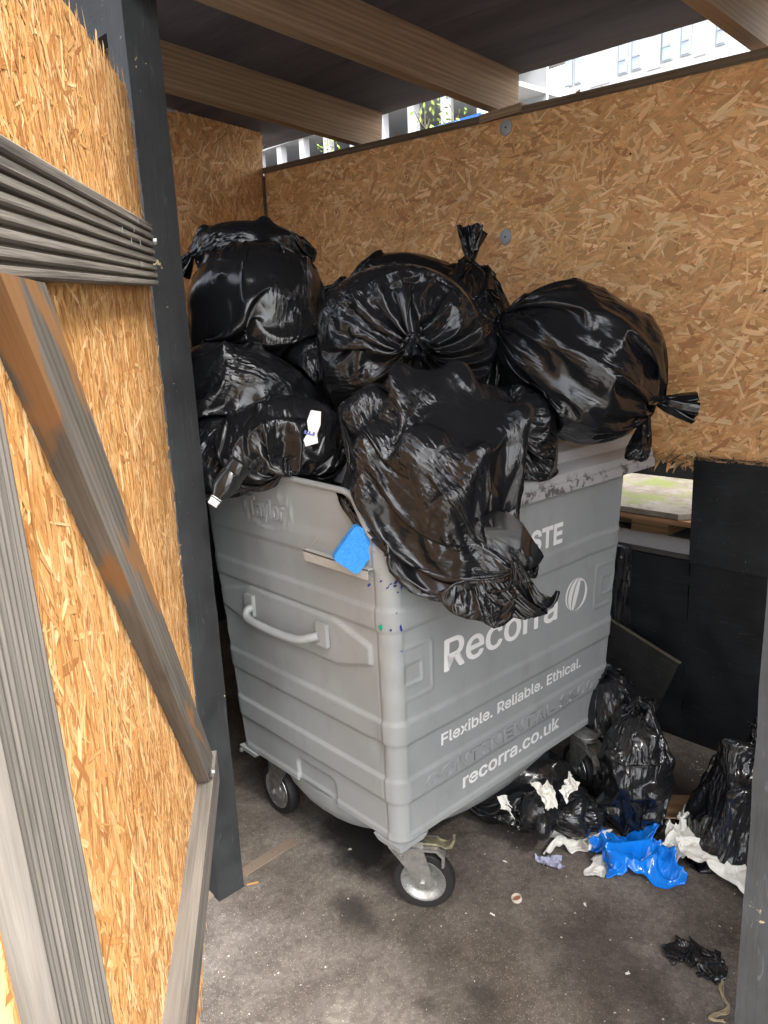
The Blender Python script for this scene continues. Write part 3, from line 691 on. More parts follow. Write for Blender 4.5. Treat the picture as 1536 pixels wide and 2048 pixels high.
rl = letters('bin_lettering', 'Recorra', .226, .789, .786, .886, WHITE, binr, bold=0.0, cap='R', space=1.0)
me_ = rl.data; bm = bmesh.new()
for k, (dy, dz) in enumerate(((0, 0), (-.004, .0), (.004, 0), (0, .002), (0, -.002), (-.002, .0015), (.002, -.0015))):
    m2 = me_.copy(); m2.transform(Matrix.Translation((.0002*k+KT*dz, dy, dz))); bm.from_mesh(m2); bpy.data.meshes.remove(m2)
bm.to_mesh(me_); bm.free()
letters('bin_lettering', 'Flexible. Reliable. Ethical.', .213, .960, .546, .584, WHITE, binr, bold=.016, cap='F')
letters('bin_lettering', 'recorra.co.uk', .315, .842, .348, .397, WHITE, binr, bold=.02, cap='k')
letters('bin_lettering', 'WASTE', .46, .801, 1.060, 1.129, WHITE, binr, bold=.03, cap='E')
letters('embossed_lettering', 'CONTINENTAL 1100', .141, 1.046, .434, .476, GREY, binr, off=.0065, bold=.012, ext=.006, emboss=.4, cap='E', space=1.02)
nm_ = letters('embossed_lettering', 'Taylor', .645, .450, 1.222, 1.282, GREY, binr, off=.001, bold=.012, ext=.006, emboss=.4, cap='T', face=1, slope=0)
# round emblem: bands between ellipses that share their poles
def band(a0, a1, t0=-PI/2, t1=PI/2, n=20):
    cy, cz, R_ = .9035, .843, .060; P = []
    def q(a, t):
        u = a*math.cos(t)*R_*1.12; v = math.sin(t)*R_; c, s = math.cos(-.32), math.sin(-.32); return (cy+u*c-v*s, cz+u*s+v*c)
    P = [q(a0, t0+(t1-t0)*k/n) for k in range(n+1)]+[q(a1, t0+(t1-t0)*k/n) for k in range(n, -1, -1)]
    return P
bm = bmesh.new()
for a0, a1, t0, t1 in ((-1.0, -.84, -1.15, 1.35), (-.70, -.36, -1.35, 1.42), (-.22, .16, -1.25, 1.25), (.80, 1.02, -1.45, 1.2)):
    P = band(a0, a1, t0, t1); n = len(P)//2
    vs_ = [bm.verts.new((face_x(z, .0018), y, z)) for y, z in P]
    for k in range(n-1):
        bm.faces.new((vs_[k], vs_[k+1], vs_[2*n-2-k], vs_[2*n-1-k]))
P = band(-.22, .95, 1.0, 1.45); n = len(P)//2; vs_ = [bm.verts.new((face_x(z, .0018), y, z)) for y, z in P]
for k in range(n-1): bm.faces.new((vs_[k], vs_[k+1], vs_[2*n-2-k], vs_[2*n-1-k]))
link('emblem', fromb('emblem', bm), binr, WHITE)
# chips of old paint showing on the near corner
rg = random.Random(12)
CHB = m_plain('old_blue_paint', (.02, .025, .22), .5); CHG = m_plain('old_green_paint', (.0, .3, .17), .5)
def chip(px, py, sx, sy, mat):
    p = on(px, py, 0, face_x(1.0, 0)); z = p[2]; y = p[1]
    q = rc-y; x = face_x(z, .0045)
    if q > 0: x = -rc-ins(z)+math.sqrt(max(0, rc*rc-q*q))+.005
    n = 9; bm = bmesh.new(); vs_ = []
    for k in range(n):
        a = k*2*PI/n; r = rg.uniform(.5, 1.2); vs_.append(bm.verts.new((x+.001, y+math.cos(a)*sx*r, z+math.sin(a)*sy*r)))
    bm.faces.new(vs_); link('paint_chip', fromb('paint_chip', bm), binr, mat)
for _ in range(16): chip(795+rg.gauss(0, 15), 1163+rg.gauss(0, 12), rg.uniform(.003, .008), rg.uniform(.002, .006), CHB)
chip(802, 1254, .011, .013, CHB); chip(777, 1260, .012, .011, CHG); chip(785, 1262, .004, .004, CHB); chip(791, 1226, .003, .003, CHB); chip(802, 1302, .006, .002, CHB)

# casters
def caster(c, heading, brake, axz=.098, swiv=None):
    """c: wheel centre on plan; heading: direction the axle points (outward face)"""
    r_ = empty('caster', (c[0], c[1], 0)); r_.parent = binr; r_.matrix_parent_inverse = binr.matrix_world.inverted()
    ax = Vector((heading[0], heading[1], 0)).normalized(); O3 = Vector((c[0], c[1], axz)); fw_ = Vector((0, 0, 1)).cross(ax)
    tyre = lathe([(.070, -.020), (.092, -.0215), (.097, -.014), (.099, 0), (.097, .014), (.092, .0215), (.070, .020)], ax, O3, 48)
    t_ = link('tyre', fromb('tyre', tyre, True), r_, RUB)
    rim = lathe([(.0, .016), (.016, .016), (.02, .011), (.035, .009), (.052, .012), (.062, .020), (.071, .0215), (.0725, .018), (.0725, -.018), (.071, -.0215), (.062, -.020), (.052, -.012), (.035, -.009), (.02, -.011), (.016, -.016), (0, -.016)], ax, O3, 48)
    link('rim', fromb('rim', rim, True), r_, CHROME)
    S = O3+Vector((swiv[0], swiv[1], 0)) if swiv else O3+fw_*.035
    ft = .245
    bm = bmesh.new()
    M = frame(O3, fw_, (0, 0, 1)); dx = (S-O3).dot(fw_)
    for sgn in (-1, 1):
        y = sgn*.031
        pts = [(-.024, -.018), (.024, -.018), (.030, .03), (dx+.055, ft-axz-.03), (dx+.055, ft-axz), (dx-.055, ft-axz), (dx-.055, ft-axz-.03), (-.027, .02)]
        vs0 = [bm.verts.new(M @ Vector((p[0], y-.002, p[1]))) for p in pts]; vs1 = [bm.verts.new(M @ Vector((p[0], y+.002, p[1]))) for p in pts]
        bm.faces.new(vs0[::-1]); bm.faces.new(vs1)
        for i in range(len(pts)): bm.faces.new((vs0[i], vs0[(i+1) % len(pts)], vs1[(i+1) % len(pts)], vs1[i]))
    T4 = [bm.verts.new(M @ Vector(q)) for q in ((dx-.042, -.033, ft-axz-.001), (dx+.042, -.033, ft-axz-.001), (dx+.042, .033, ft-axz-.001), (dx-.042, .033, ft-axz-.001))]
    U4 = [bm.verts.new(v.co+Vector((0, 0, .004))) for v in T4]
    bm.faces.new(T4[::-1]); bm.faces.new(U4)
    for i in range(4): bm.faces.new((T4[i], T4[(i+1) % 4], U4[(i+1) % 4], U4[i]))
    link('fork', fromb('fork', bm, bev=.001, seg=1), r_, GALV)
    bm = cyl_bm(O3, ax, .0065, .082, 12); bm = cyl_bm(O3+ax*.037, ax, .012, .009, 6, bm); bm = cyl_bm(O3-ax*.037, ax, .012, .009, 6, bm)
    link('axle', fromb('axle', bm, bev=.001, seg=1), r_, CHROME)
    bm = cyl_bm((S.x, S.y, ft+.010), (0, 0, 1), .036, .014, 24); bm = cyl_bm((S.x, S.y, ft+.019), (0, 0, 1), .05, .005, 24, bm)
    link('swivel', fromb('swivel', bm, bev=.001, seg=1), r_, GALV)
    if brake:
        bd = Vector((brake[0], brake[1], 0)).normalized(); Mb = frame((S.x, S.y, ft-.035), bd, (0, 0, 1))
        bm = prism_bm([(-.01, .018), (.095, .014), (.118, -.010), (.116, -.045), (.108, -.048), (.109, -.014), (.092, .006), (-.01, .010)], -.036, .036)
        link('brake_housing', fromb('brake_housing', bm, bev=.003, seg=2), r_, GALV, Mb)
        bm = prism_bm([(.05, .024), (.09, .024), (.118, .006), (.140, .010), (.150, .036), (.143, .038), (.134, .018), (.118, .012), (.09, .018), (.05, .018)], -.016, .016)
        link('brake_pedal', fromb('brake_pedal', bm, bev=.002, seg=1), r_, BRASS, Mb)
    return r_
caster((-.068, .158), (.55, -.80), (.75, .62), swiv=(-.035, -.035))
caster((-.80, .13), (-.02, -1), None)
caster((-.055, 1.01), (-.42, -.90), (.62, -.3))
caster((-.83, 1.03), (.3, -.9), None)
# caster brackets under the corners
for cx, cy, sx, sy in ((-.045, .045, 1, -1), (-.90, .045, -1, -1), (-.045, 1.155, 1, 1), (-.90, 1.155, -1, 1)):
    bm = bmesh.new(); pts = [(0, 0), (-.19*sx, 0), (-.19*sx, -.03*sy), (-.05*sx, -.19*sy), (0, -.19*sy)]
    pts = [(.006*sx, .012*sy), (-.11*sx, .012*sy), (-.11*sx, -.02*sy), (-.02*sx, -.11*sy), (.006*sx, -.11*sy)]
    vt = [bm.verts.new((cx+p[0], cy+p[1], .279)) for p in pts]; vb = [bm.verts.new((cx+p[0]*.82, cy+p[1]*.82, .262)) for p in pts]
    bm.faces.new(vt); bm.faces.new(vb[::-1])
    for i in range(5): bm.faces.new((vb[i], vb[(i+1) % 5], vt[(i+1) % 5], vt[i]))
    br = link('caster_bracket', fromb('caster_bracket', bm, bev=.003, seg=1), binr, GREY)
    bm = cyl_bm((cx+.004*sx, cy+.008*sy, .257), (0, 0, 1), .009, .012, 6); link('bolt', fromb('bolt', bm, bev=.0012, seg=1), br, GALV)

# ---------------------------------------------------------------- film: a small cloth solver
def _pair(X, a, b, L, w, comp):
    # project distance constraints between index-slices a,b (views)
    A=X[a]; B=X[b]; d=B-A; l=np.sqrt((d*d).sum(-1,keepdims=True))+1e-9
    diff=(l-L)/l
    if comp<1.0: diff=np.where(diff<0,diff*comp,diff)
    d*=diff*(0.5*w); X[a]=A+d; X[b]=B-d
def noise2(rng,nu,nv,a,b):
    """smooth periodic-in-u random field, about a x b bumps"""
    g=rng.normal(size=(a,b)); u=np.arange(nu)/nu*a; v=np.linspace(0,b-1.001,nv)
    i=u.astype(int); j=v.astype(int); fu=(u-i)[:,None]; fv=(v-j)[None]; fu=fu*fu*(3-2*fu); fv=fv*fv*(3-2*fv)
    i2=(i+1)%a
    return (g[i][:,j]*(1-fu)*(1-fv)+g[i2][:,j]*fu*(1-fv)+g[i][:,j+1]*(1-fu)*fv+g[i2][:,j+1]*fu*fv)
def relax(X, hu, hv, closed, bend, comp):
    if np.ndim(hu):
        return relax_f(X,hu,hv,closed,bend,comp)
    return relax_s(X,hu,hv,closed,bend,comp)
def relax_f(X,HU,HV,closed,bend,comp):
    """same with a field of rest lengths (film that has been stretched in places)"""
    nu,nv,_=X.shape; s=slice
    for o in (0,1):
        Y=np.roll(X,-o,0); _pair(Y,(s(0,nu,2),),(s(1,nu,2),),np.roll(HU,-o,0)[0::2],1,comp); X=np.roll(Y,o,0)
    for o in (0,1):
        n=(nv-o)//2; _pair(X,(s(None),s(o,o+2*n,2)),(s(None),s(o+1,o+2*n,2)),HV[:,o:o+2*n:2],1,comp)
    HD=np.sqrt(HU**2+HV**2)
    for o in (0,1):
        n=(nv-o)//2
        for sg in (1,-1):
            R=np.roll(X,-sg,0)
            A=X[:,o:o+2*n:2]; B=R[:,o+1:o+2*n:2]; d=B-A; l=np.sqrt((d*d).sum(-1,keepdims=True))+1e-9
            k=(l-HD[:,o:o+2*n:2])/l; k=np.where(k<0,k*comp,k); d=d*k*.4
            X[:,o:o+2*n:2]+=d; X[:,o+1:o+2*n:2]-=np.roll(d,sg,0)
    if bend>0:
        V=np.zeros_like(X)
        V[:,1:-1]=(X[:,2:]+X[:,:-2])*.5-X[:,1:-1]
        U=(np.roll(X,1,0)+np.roll(X,-1,0))*.5-X
        X=X+bend*(U+V)*.5
    return X
def relax_s(X, hu, hv, closed, bend, comp):
    """X (nu,nv,3). hu: rest length round the bag, hv: rest length along it"""
    nu,nv,_=X.shape; s=slice
    if closed:
        for o in (0,1):
            Y=np.roll(X,-o,0); _pair(Y,(s(0,nu,2),),(s(1,nu,2),),hu,1,comp); X=np.roll(Y,o,0)
    else:
        _pair(X,(s(0,nu-1,2),),(s(1,nu,2),),hu,1,comp); _pair(X,(s(1,nu-1,2),),(s(2,nu,2),),hu,1,comp)
    for o in (0,1):
        n=(nv-o)//2; _pair(X,(s(None),s(o,o+2*n,2)),(s(None),s(o+1,o+2*n,2)),hv,1,comp)
    hd=math.hypot(hu,hv)
    for o in (0,1):
        n=(nv-o)//2
        for sg in (1,-1):
            if closed:
                Y=X.copy(); R=np.roll(X,-sg,0)
                A=X[:,o:o+2*n:2]; B=R[:,o+1:o+2*n:2]; d=B-A; l=np.sqrt((d*d).sum(-1,keepdims=True))+1e-9
                k=(l-hd)/l; k=np.where(k<0,k*comp,k); d=d*k*.4
                X[:,o:o+2*n:2]+=d; X[:,o+1:o+2*n:2]-=np.roll(d,sg,0)
            else:
                a=(s(0,nu-1),s(o,o+2*n,2)); b=(s(1,nu),s(o+1,o+2*n,2))
                if sg<0: a=(s(1,nu),s(o,o+2*n,2)); b=(s(0,nu-1),s(o+1,o+2*n,2))
                _pair(X,a,b,hd,.8,comp)
    if bend>0:
        # discrete smoothing of curvature along both directions
        V=np.zeros_like(X)
        V[:,1:-1]=(X[:,2:]+X[:,:-2])*.5-X[:,1:-1]
        if closed: U=(np.roll(X,1,0)+np.roll(X,-1,0))*.5-X
        else:
            U=np.zeros_like(X); U[1:-1]=(X[2:]+X[:-2])*.5-X[1:-1]
        X=X+bend*(U+V)*.5
    return X
def push_out(X, ells, sc=1.0):
    for c,M,Mi in ells:      # ellipsoid: centre, rows axes/len (world->unit), inverse
        q=(X-c)@M.T; r=np.sqrt((q*q).sum(-1,keepdims=True))+1e-9
        m=(r<sc)[...,0]
        if m.any():
            X[m]=c+((q/r*sc)@Mi.T)[m]
    return X
def ell(c,ax,rad):
    """ax: 3 unit row vectors, rad: 3 radii"""
    ax=np.array(ax,float); rad=np.array(rad,float)
    return (np.array(c,float), ax/rad[:,None], (ax*rad[:,None]).T)
def load(rng,e,n,s=.3,core=.8):
    """rubbish inside the bag: a core and lumps whose far sides reach the ellipsoid e"""
    c,M,Mi=e; out=[(c,M/core,Mi*core)]; sz=np.linalg.norm(Mi,axis=0).mean()
    for i in range(n):
        k=i+.5; ph=np.arccos(1-2*k/n); th=np.pi*(1+5**.5)*k+rng.uniform(-.4,.4)
        d=np.array([np.cos(th)*np.sin(ph),np.sin(th)*np.sin(ph),np.cos(ph)]); r=s*rng.uniform(.35,1.3,3)*sz
        p=c+Mi@(d*(rng.uniform(.93,1.03)-r.min()/sz)); q=np.linalg.qr(rng.normal(size=(3,3)))[0]
        out.append((p,q/r[:,None],(q*r[:,None]).T))
    return out
def lumps(rng,e,n,s):
    """extra lumps inside an ellipsoid so that the load reads as rubbish, not a ball"""
    c,M,Mi=e; out=[e]
    for i in range(n):
        d=rng.normal(size=3); d/=np.linalg.norm(d)
        p=c+Mi@(d*rng.uniform(.55,.8)); r=s*rng.uniform(.7,1.3,3)
        q=np.linalg.qr(rng.normal(size=(3,3)))[0]
        sz=np.linalg.norm(Mi,axis=0).mean()
        out.append((p,q/(r*sz)[:,None],(q*(r*sz)[:,None]).T))
    return out
def upsample(X,closed):
    nu,nv,_=X.shape
    if closed:
        Y=np.empty((nu*2,nv,3)); Y[0::2]=X; N=np.roll(X,-1,0); P=np.roll(X,1,0); N2=np.roll(X,-2,0)
        Y[1::2]=(9*(X+N)-(P+N2))/16
    else:
        Y=np.empty((nu*2-1,nv,3)); Y[0::2]=X; Y[1::2]=(X[1:]+X[:-1])*.5
    Z=np.empty((Y.shape[0],nv*2-1,3)); Z[:,0::2]=Y; Z[:,1::2]=(Y[:,1:]+Y[:,:-1])*.5
    Z[:,3:-3:2]=(9*(Y[:,1:-2]+Y[:,2:-1])-(Y[:,:-3]+Y[:,3:]))/16
    return Z
def sim(spine, rad, C, L, content, collide, seed, nu=40, nv=30, levels=(70,45,30), rings=(), grav=-.0006, suck=.0005, comp=.55, bend=.08, pleat=11, closed=True, sq=None, stretch=.05, fric=.6, crum=0.0):
    """tube of film: spine points and radii give its first pose; C its girth, L its length; rings: (v, centre, radius) gathers"""
    rng=np.random.default_rng(seed)
    spine=np.array(spine,float); rad=np.array(rad,float)
    t=np.linspace(0,1,nv); ts=np.linspace(0,1,len(spine)) if sq is None else np.array(sq)
    P=np.stack([np.interp(t,ts,spine[:,k]) for k in range(3)],1); Rr=np.interp(t,ts,rad)
    T=np.gradient(P,axis=0); T/=np.linalg.norm(T,axis=1)[:,None]+1e-9
    a=np.array([.3,.2,1.0]) if abs(T.mean(0)[2])<.8*np.linalg.norm(T.mean(0))+1e-9 else np.array([1.,.3,0])
    U=np.cross(T,a); U/=np.linalg.norm(U,axis=1)[:,None]; V=np.cross(T,U)
    th=np.arange(nu)/nu*2*np.pi
    g=np.clip(1-2*np.pi*Rr/C,0,1)          # how gathered this ring is
    ph=rng.uniform(0,6.28,4); tw=th[:,None]+0*t[None]
    wave=np.sin(pleat*tw+ph[0])*.5+np.sin((pleat*2-3)*tw+ph[1])*.3+np.sin((pleat-4)*tw+ph[2])*.4
    rr=Rr[None]*(1+g[None]*.45*wave)
    X=P[None]+rr[...,None]*(np.cos(th)[:,None,None]*U[None]+np.sin(th)[:,None,None]*V[None])
    X+=rng.normal(size=X.shape)*(.0015+crum)
    ctr=np.array(content[0][0])
    for lv,its in enumerate(levels):
        if lv: X=upsample(X,closed); X+=rng.normal(size=X.shape)*(.0012/lv+crum/(2.2**lv))
        n1,n2,_=X.shape; hu=C/n1 if closed else C/(n1-1); hv=L/(n2-1); V0=np.zeros_like(X)
        if closed:
            r2=np.random.default_rng(seed+77)
            fu=1+stretch*(noise2(r2,n1,n2,5,5)+.8*noise2(r2,n1,n2,12,9)+.6*noise2(r2,n1,n2,9,26))
            fv=1+stretch*(noise2(r2,n1,n2,5,5)+.8*noise2(r2,n1,n2,12,9)+.6*noise2(r2,n1,n2,26,9))
            hu=(hu*np.clip(fu,.9,1.3))[...,None]; hv=(hv*np.clip(fv,.9,1.3))[...,None]
        for it in range(its):
            d=ctr-X; d/=np.linalg.norm(d,axis=-1,keepdims=True)+1e-9
            V0*=.85; V0+=d*suck; V0[...,2]+=grav
            Xo=X; X=X+V0
            for k in range(2): X=relax(X,hu,hv,closed,bend/(1+lv),comp)
            Y=X.copy(); X=push_out(X,content); X=collide(X)
            mv=np.abs(X-Y).sum(-1)>1e-7
            if fric>0 and mv.any():
                nrm=(X-Y)[mv]; nrm/=np.linalg.norm(nrm,axis=-1,keepdims=True); dd=(X-Xo)[mv]; tan=dd-(dd*nrm).sum(-1,keepdims=True)*nrm; X[mv]-=tan*fric
            for (v,c,r) in rings:
                j=v*(n2-1); j0=max(0,int(round(j-.012*n2))); j1=min(n2,int(round(j+.012*n2))+1)
                S=X[:,j0:j1]; q=S-np.array(c); l=np.linalg.norm(q,axis=-1,keepdims=True)+1e-9
                X[:,j0:j1]=np.array(c)+q*np.minimum(1,r/l)
            V0=(X-Xo); l=np.linalg.norm(V0,axis=-1,keepdims=True); V0*=np.minimum(1,.01/(l+1e-9))
    return X

FILM = m_film('black_film', rough=.2, k1=.45, k2=.65); FILM2 = m_film('black_film_crumpled', rough=.21, k1=.45, k2=.85)
FILM3 = m_film('smooth_black_film', rough=.18, k1=.4, k2=.35, sc_=(2.2, .8, 1))
def film_mesh(name, X, C, L, closed=True, keep=None, mat=None, parent=None):
    nu, nv, _ = X.shape; me = bpy.data.meshes.new(name)
    I, J = np.meshgrid(np.arange(nu if closed else nu-1), np.arange(nv-1), indexing='ij'); I2 = (I+1) % nu
    F = np.stack([I*nv+J, I2*nv+J, I2*nv+J+1, I*nv+J+1], -1).reshape(-1, 4); u = np.arange(nu+1)/nu*C; v = np.linspace(0, L, nv)
    UU = np.stack([np.stack([u[I], v[J]], -1), np.stack([u[I+1], v[J]], -1), np.stack([u[I+1], v[J+1]], -1), np.stack([u[I], v[J+1]], -1)], -2).reshape(-1, 4, 2)
    if keep is not None:
        k = keep((I.reshape(-1)+.5)/nu, (J.reshape(-1)+.5)/nv); F = F[k]; UU = UU[k]
    n = len(F); me.vertices.add(nu*nv); me.vertices.foreach_set('co', X.reshape(-1)); me.loops.add(n*4); me.loops.foreach_set('vertex_index', F.reshape(-1)); me.polygons.add(n); me.polygons.foreach_set('loop_start', np.arange(n)*4)
    me.update(calc_edges=True); smooth(me)
    uv = me.uv_layers.new(name='film'); uv.data.foreach_set('uv', UU.reshape(-1)); return link(name, me, parent, mat or FILM)
def W3(v): return v[0]*CR+v[1]*CU+v[2]*-CF        # image right, image up, towards the camera
BAGS = []       # ellipsoids of the bags already placed
def collide_world(X):
    X[..., 1] = np.minimum(X[..., 1], WY-.004); X[..., 2] = np.maximum(X[..., 2], .002+.001)
    x, y, z = X[..., 0], X[..., 1], X[..., 2]
    m = (y > -.02) & (y < .05) & (x < -.12) & (x > -.9) & (z < 1.372) & (z > 1.33); X[..., 2][m] = 1.372       # raised side
    m = (x < .03) & (x > -.9) & (y > .16) & (y < 1.31) & (z > 1.25) & (z < np.interp(x, [-.5, -.1, -.05, -.04, .03], [1.4, 1.37, 1.35, 1.32, 1.31])); X[..., 2][m] = np.interp(x, [-.5, -.1, -.05, -.04, .03], [1.4, 1.37, 1.35, 1.32, 1.31])[m]
    return X
def bag(name, label, ctr, neck, radii, seed, slack=1.08, tuft=.1, fan=.055, nr=.018, loads=(12, .16, .9), mat=None, avoid=True, grav=-.0002, suck=0.0, stretch=.035, bend=.03, levels=(60, 36, 22), wid=None, sharedW=None, pleat=11, neckpos=None, nocol=False, tail=None, crum=0.0):
    rng = np.random.default_rng(seed); c = np.array(ctr, float); a0 = np.array(neck, float); a0 /= np.linalg.norm(a0)
    h = np.array(wid if wid is not None else CR, float); a1 = h-a0*(h@a0)
    if np.linalg.norm(a1) < .2: a1 = CU-a0*(CU@a0)
    a1 /= np.linalg.norm(a1); a2 = np.cross(a0, a1); r = np.array(radii, float)
    e = ell(c, [a0, a1, a2], r); cont = load(rng, e, *loads); rm = math.sqrt((r[1]**2+r[2]**2)/2)
    ths = np.linspace(0, 1, 11); sp = [c-a0*r[0]*math.cos(PI*t) for t in ths]; rd = [.015+rm*math.sin(PI*t) for t in ths]
    nk = c+a0*(r[0]*1.08) if neckpos is None else np.array(neckpos, float); td = a0 if tail is None else np.array(tail, float)
    td = td/np.linalg.norm(td)
    sp += [nk, nk+td*tuft*.45, nk+td*tuft]; rd += [nr, fan*.8, fan]
    C = 2*PI*rm*slack; body = PI*math.sqrt((r[0]**2+rm**2)/2)*slack+.02; L = body+tuft
    vn = body/L; sq = list(ths*(vn-.02))+[vn, vn+(1-vn)*.45, 1]
    near = [b for b in BAGS if avoid and np.linalg.norm(b[0]-c) < .75]
    def col(X):
        for b in near: X = push_out(X, [b], .97)
        return collide_world(X)
    X = sim(sp, rd, C, L, cont, (lambda X: X) if nocol else col, seed, rings=[(0.0, c-a0*r[0]*1.0, .02), (vn, nk, nr)], sq=sq, comp=1, bend=bend, stretch=stretch, grav=grav, suck=suck, levels=levels, pleat=pleat, crum=crum)
    BAGS.append(ell(c, [a0, a1, a2], r))
    o = film_mesh(name, X, C, L, True, None, mat); tag(o, label, 'bin bag'); return o

G1 = 'black bags heaped in the bin'; G2 = 'black bags on the ground'
def B(label, px, py, w, n, r, seed, group=G1, **kw):
    o = bag('bin_bag', label, pw(px, py, w), W3(n), r, seed, **kw); o['group'] = group; return o
B('dark black bag sagging in the near left corner of the bin beside the bottle', 446, 898, 2.40, (-.3, -.2, .2), (.12, .14, .12), 21, mat=FILM2, tuft=.06)
B('flat black bag lying under the largest left bag, half hidden by the post', 500, 775, 2.52, (.9, -.3, -.3), (.26, .14, .2), 22, mat=FILM, wid=CU, stretch=.045)
B('small black bag wedged behind the torn bag, under the right hand bag', 1015, 845, 2.42, (-.2, .3, .8), (.12, .17, .13), 23, mat=FILM2, tuft=.05, slack=1.15)
B('black bag gathered to a knot on the rim with a paper label on it', 572, 862, 2.31, (.12, -.55, .70), (.115, .195, .12), 24, mat=FILM, tuft=.05, fan=.05, pleat=15, slack=1.1, stretch=.03)
B('small dark bag stuffed into the gap between the left bag and the middle bag', 628, 735, 2.62, (.2, .3, .6), (.12, .12, .15), 35, mat=FILM, tuft=.05, slack=1.12)
B('long black bag lying against the back wall behind the knotted bag', 822, 566, 3.0, (-.95, .1, .1), (.25, .12, .16), 25, mat=FILM, wid=CU)
B('narrow black bag whose twisted neck stands up against the back wall', 935, 640, 2.86, (.1, .98, .05), (.22, .14, .15), 26, mat=FILM2, tuft=.155, fan=.030, nr=.022, slack=1.12, grav=-.0001, neckpos=pw(940, 515, 2.86), tail=W3((.06, 1, .0)))
B('creased black bag squeezed between the knotted bag and the right hand bag', 945, 700, 2.62, (.2, .8, .3), (.2, .11, .14), 27, mat=FILM2, slack=1.14, tuft=.05)
B('topmost flat black bag at the far left with its tail against the corner', 500, 495, 3.02, (-.97, .0, .1), (.24, .10, .17), 28, mat=FILM, tuft=.15, fan=.045, wid=CU, neckpos=pw(415, 486, 2.98), tail=W3((-1, .02, 0)))
B('largest smooth black bag on the left of the heap, touching the post', 516, 612, 2.68, (.05, -.75, .25), (.235, .262, .22), 29, mat=FILM3, slack=1.05, loads=(16, .1, .93), stretch=.022, tuft=.06)
B('round black bag in the middle with folds fanning from its knot', 797, 658, 2.42, (.16, -.28, .94), (.21, .285, .22), 30, mat=FILM, slack=1.06, loads=(10, .1, .9), tuft=.07, fan=.05, pleat=19, stretch=.022, nr=.014)
B('big smooth black bag lying on the lid at the right with two tufts', 1150, 722, 2.50, (.86, -.48, .12), (.285, .24, .23), 31, mat=FILM3, slack=1.05, grav=-.00004, loads=(16, .1, .92), stretch=.022, tuft=.15, fan=.04, wid=CU, neckpos=pw(1306, 800, 2.50), tail=W3((1, .1, 0)), pleat=13)
# second tuft of that bag
def crumple_tail(name, p0, p1, r0, r1, seed, mat, parent):
    p0 = np.array(p0); p1 = np.array(p1); ln = np.linalg.norm(p1-p0); q = (p1-p0)/ln
    side = np.cross(q, [0, 0, 1.]); side /= np.linalg.norm(side)+1e-9
    sp = [p0, p0+(p1-p0)*.3, p0+(p1-p0)*.7, p1]; rd = [r0, r1*.8, r1, r1*.35]; C = 2*PI*r1*1.5
    X = sim(sp, rd, C, ln*1.15, [ell(p0-q*9, np.eye(3), (.01, .01, .01))], lambda X: X, seed, nu=24, nv=16, levels=(40, 30), rings=[(0, p0, r0), (1, p1, r1*.5)], comp=1, bend=.02, stretch=.06, grav=-.0002, suck=0)
    return film_mesh(name, X, C, ln*1.2, True, None, mat, parent)
hbag = bpy.context.scene.objects[:][-1] if False else [o for o in COL.objects if o.get('label', '').startswith('big smooth')][0]
crumple_tail('tuft', pw(1296, 812, 2.47), pw(1265, 895, 2.40), .014, .042, 5, FILM2, hbag)

# torn bag slumped over the near corner of the front
def col_torn(X):
    for b in BAGS[-4:]: X = push_out(X, [b], .95)
    x, y, z = X[..., 0], X[..., 1], X[..., 2]
    fx = -KT*(1.25-np.minimum(z, 1.25))+.006
    m = (z < 1.235) & (y > -.0) & (y < 1.2) & (x < fx) & (x > -.12); X[..., 0][m] = fx[m]
    m = (z < 1.31) & (z > 1.2) & (x > -.03) & (x < .034) & (y > .16) & (y < 1.3); X[..., 0][m] = .036
    fy = KT*(1.25-np.minimum(z, 1.25))-.008
    m = (z < 1.35) & (x < -.10) & (x > -.8) & (y > fy) & (y < .08); X[..., 1][m] = fy[m]
    return X
def torn_bag():
    """body of the bag, its axes laid down the heap and over the lip"""
    global collide_world
    old = collide_world; collide_world = col_torn
    a0 = W3((.62, -.66, .42)); a1 = W3((.70, .62, -.22))
    o = bag('bin_bag', 'torn crumpled black bag hanging open mouthed over the front of the bin', pw(860, 893, 2.07), a0, (.285, .262, .13), 41, wid=a1, mat=FILM2, slack=1.11, crum=.005, stretch=.055, loads=(20, .28, .80), tuft=.16, fan=.05, nr=.035, levels=(70, 50, 34), grav=-.0003, suck=.0001, bend=.02, neckpos=pw(1046, 1052, 1.985), tail=W3((.42, -.9, .05)))
    collide_world = old; return o
torn = torn_bag(); torn['group'] = G1
# the mouth of the bag: a pocket of film that hangs below the body
c = pw(998, 1082, 1.93); a0 = W3((.93, -.12, .1)); a0 /= np.linalg.norm(a0)
X = sim([c-a0*.16, c-a0*.10, c, c+a0*.09, c+a0*.135], [.03, .075, .095, .085, .04], 2*PI*.098, .36, [ell(c, [a0, CU, -CF], (.125, .078, .03))], col_torn, 43, comp=1, bend=.02, stretch=.07, crum=.005, grav=-.0002, suck=.0, nu=36, nv=24, levels=(60, 44, 28))
_P = (X-c)
def keep_pocket(u, v):
    n1, n2 = X.shape[:2]; I = np.minimum((u*n1).astype(int), n1-1); J = np.minimum((v*(n2-1)).astype(int), n2-2); q = _P[I, J]; up = q @ CU; rt = q @ CR; near = -(q @ CF)
    rag = .004*np.sin(rt*260)+.003*np.sin(rt*611)
    return (near < .004) | (up < -.012-.10*(rt+.1)+rag)
film_mesh('mouth', X, .62, .36, True, keep_pocket, FILM2, torn)
crumple_tail('torn_strip', pw(1040, 1040, 1.985), pw(1052, 1125, 1.93), .03, .045, 8, FILM2, torn)
crumple_tail('torn_strip', pw(1050, 1140, 1.93), pw(1118, 1172, 1.94), .035, .03, 9, FILM2, torn)

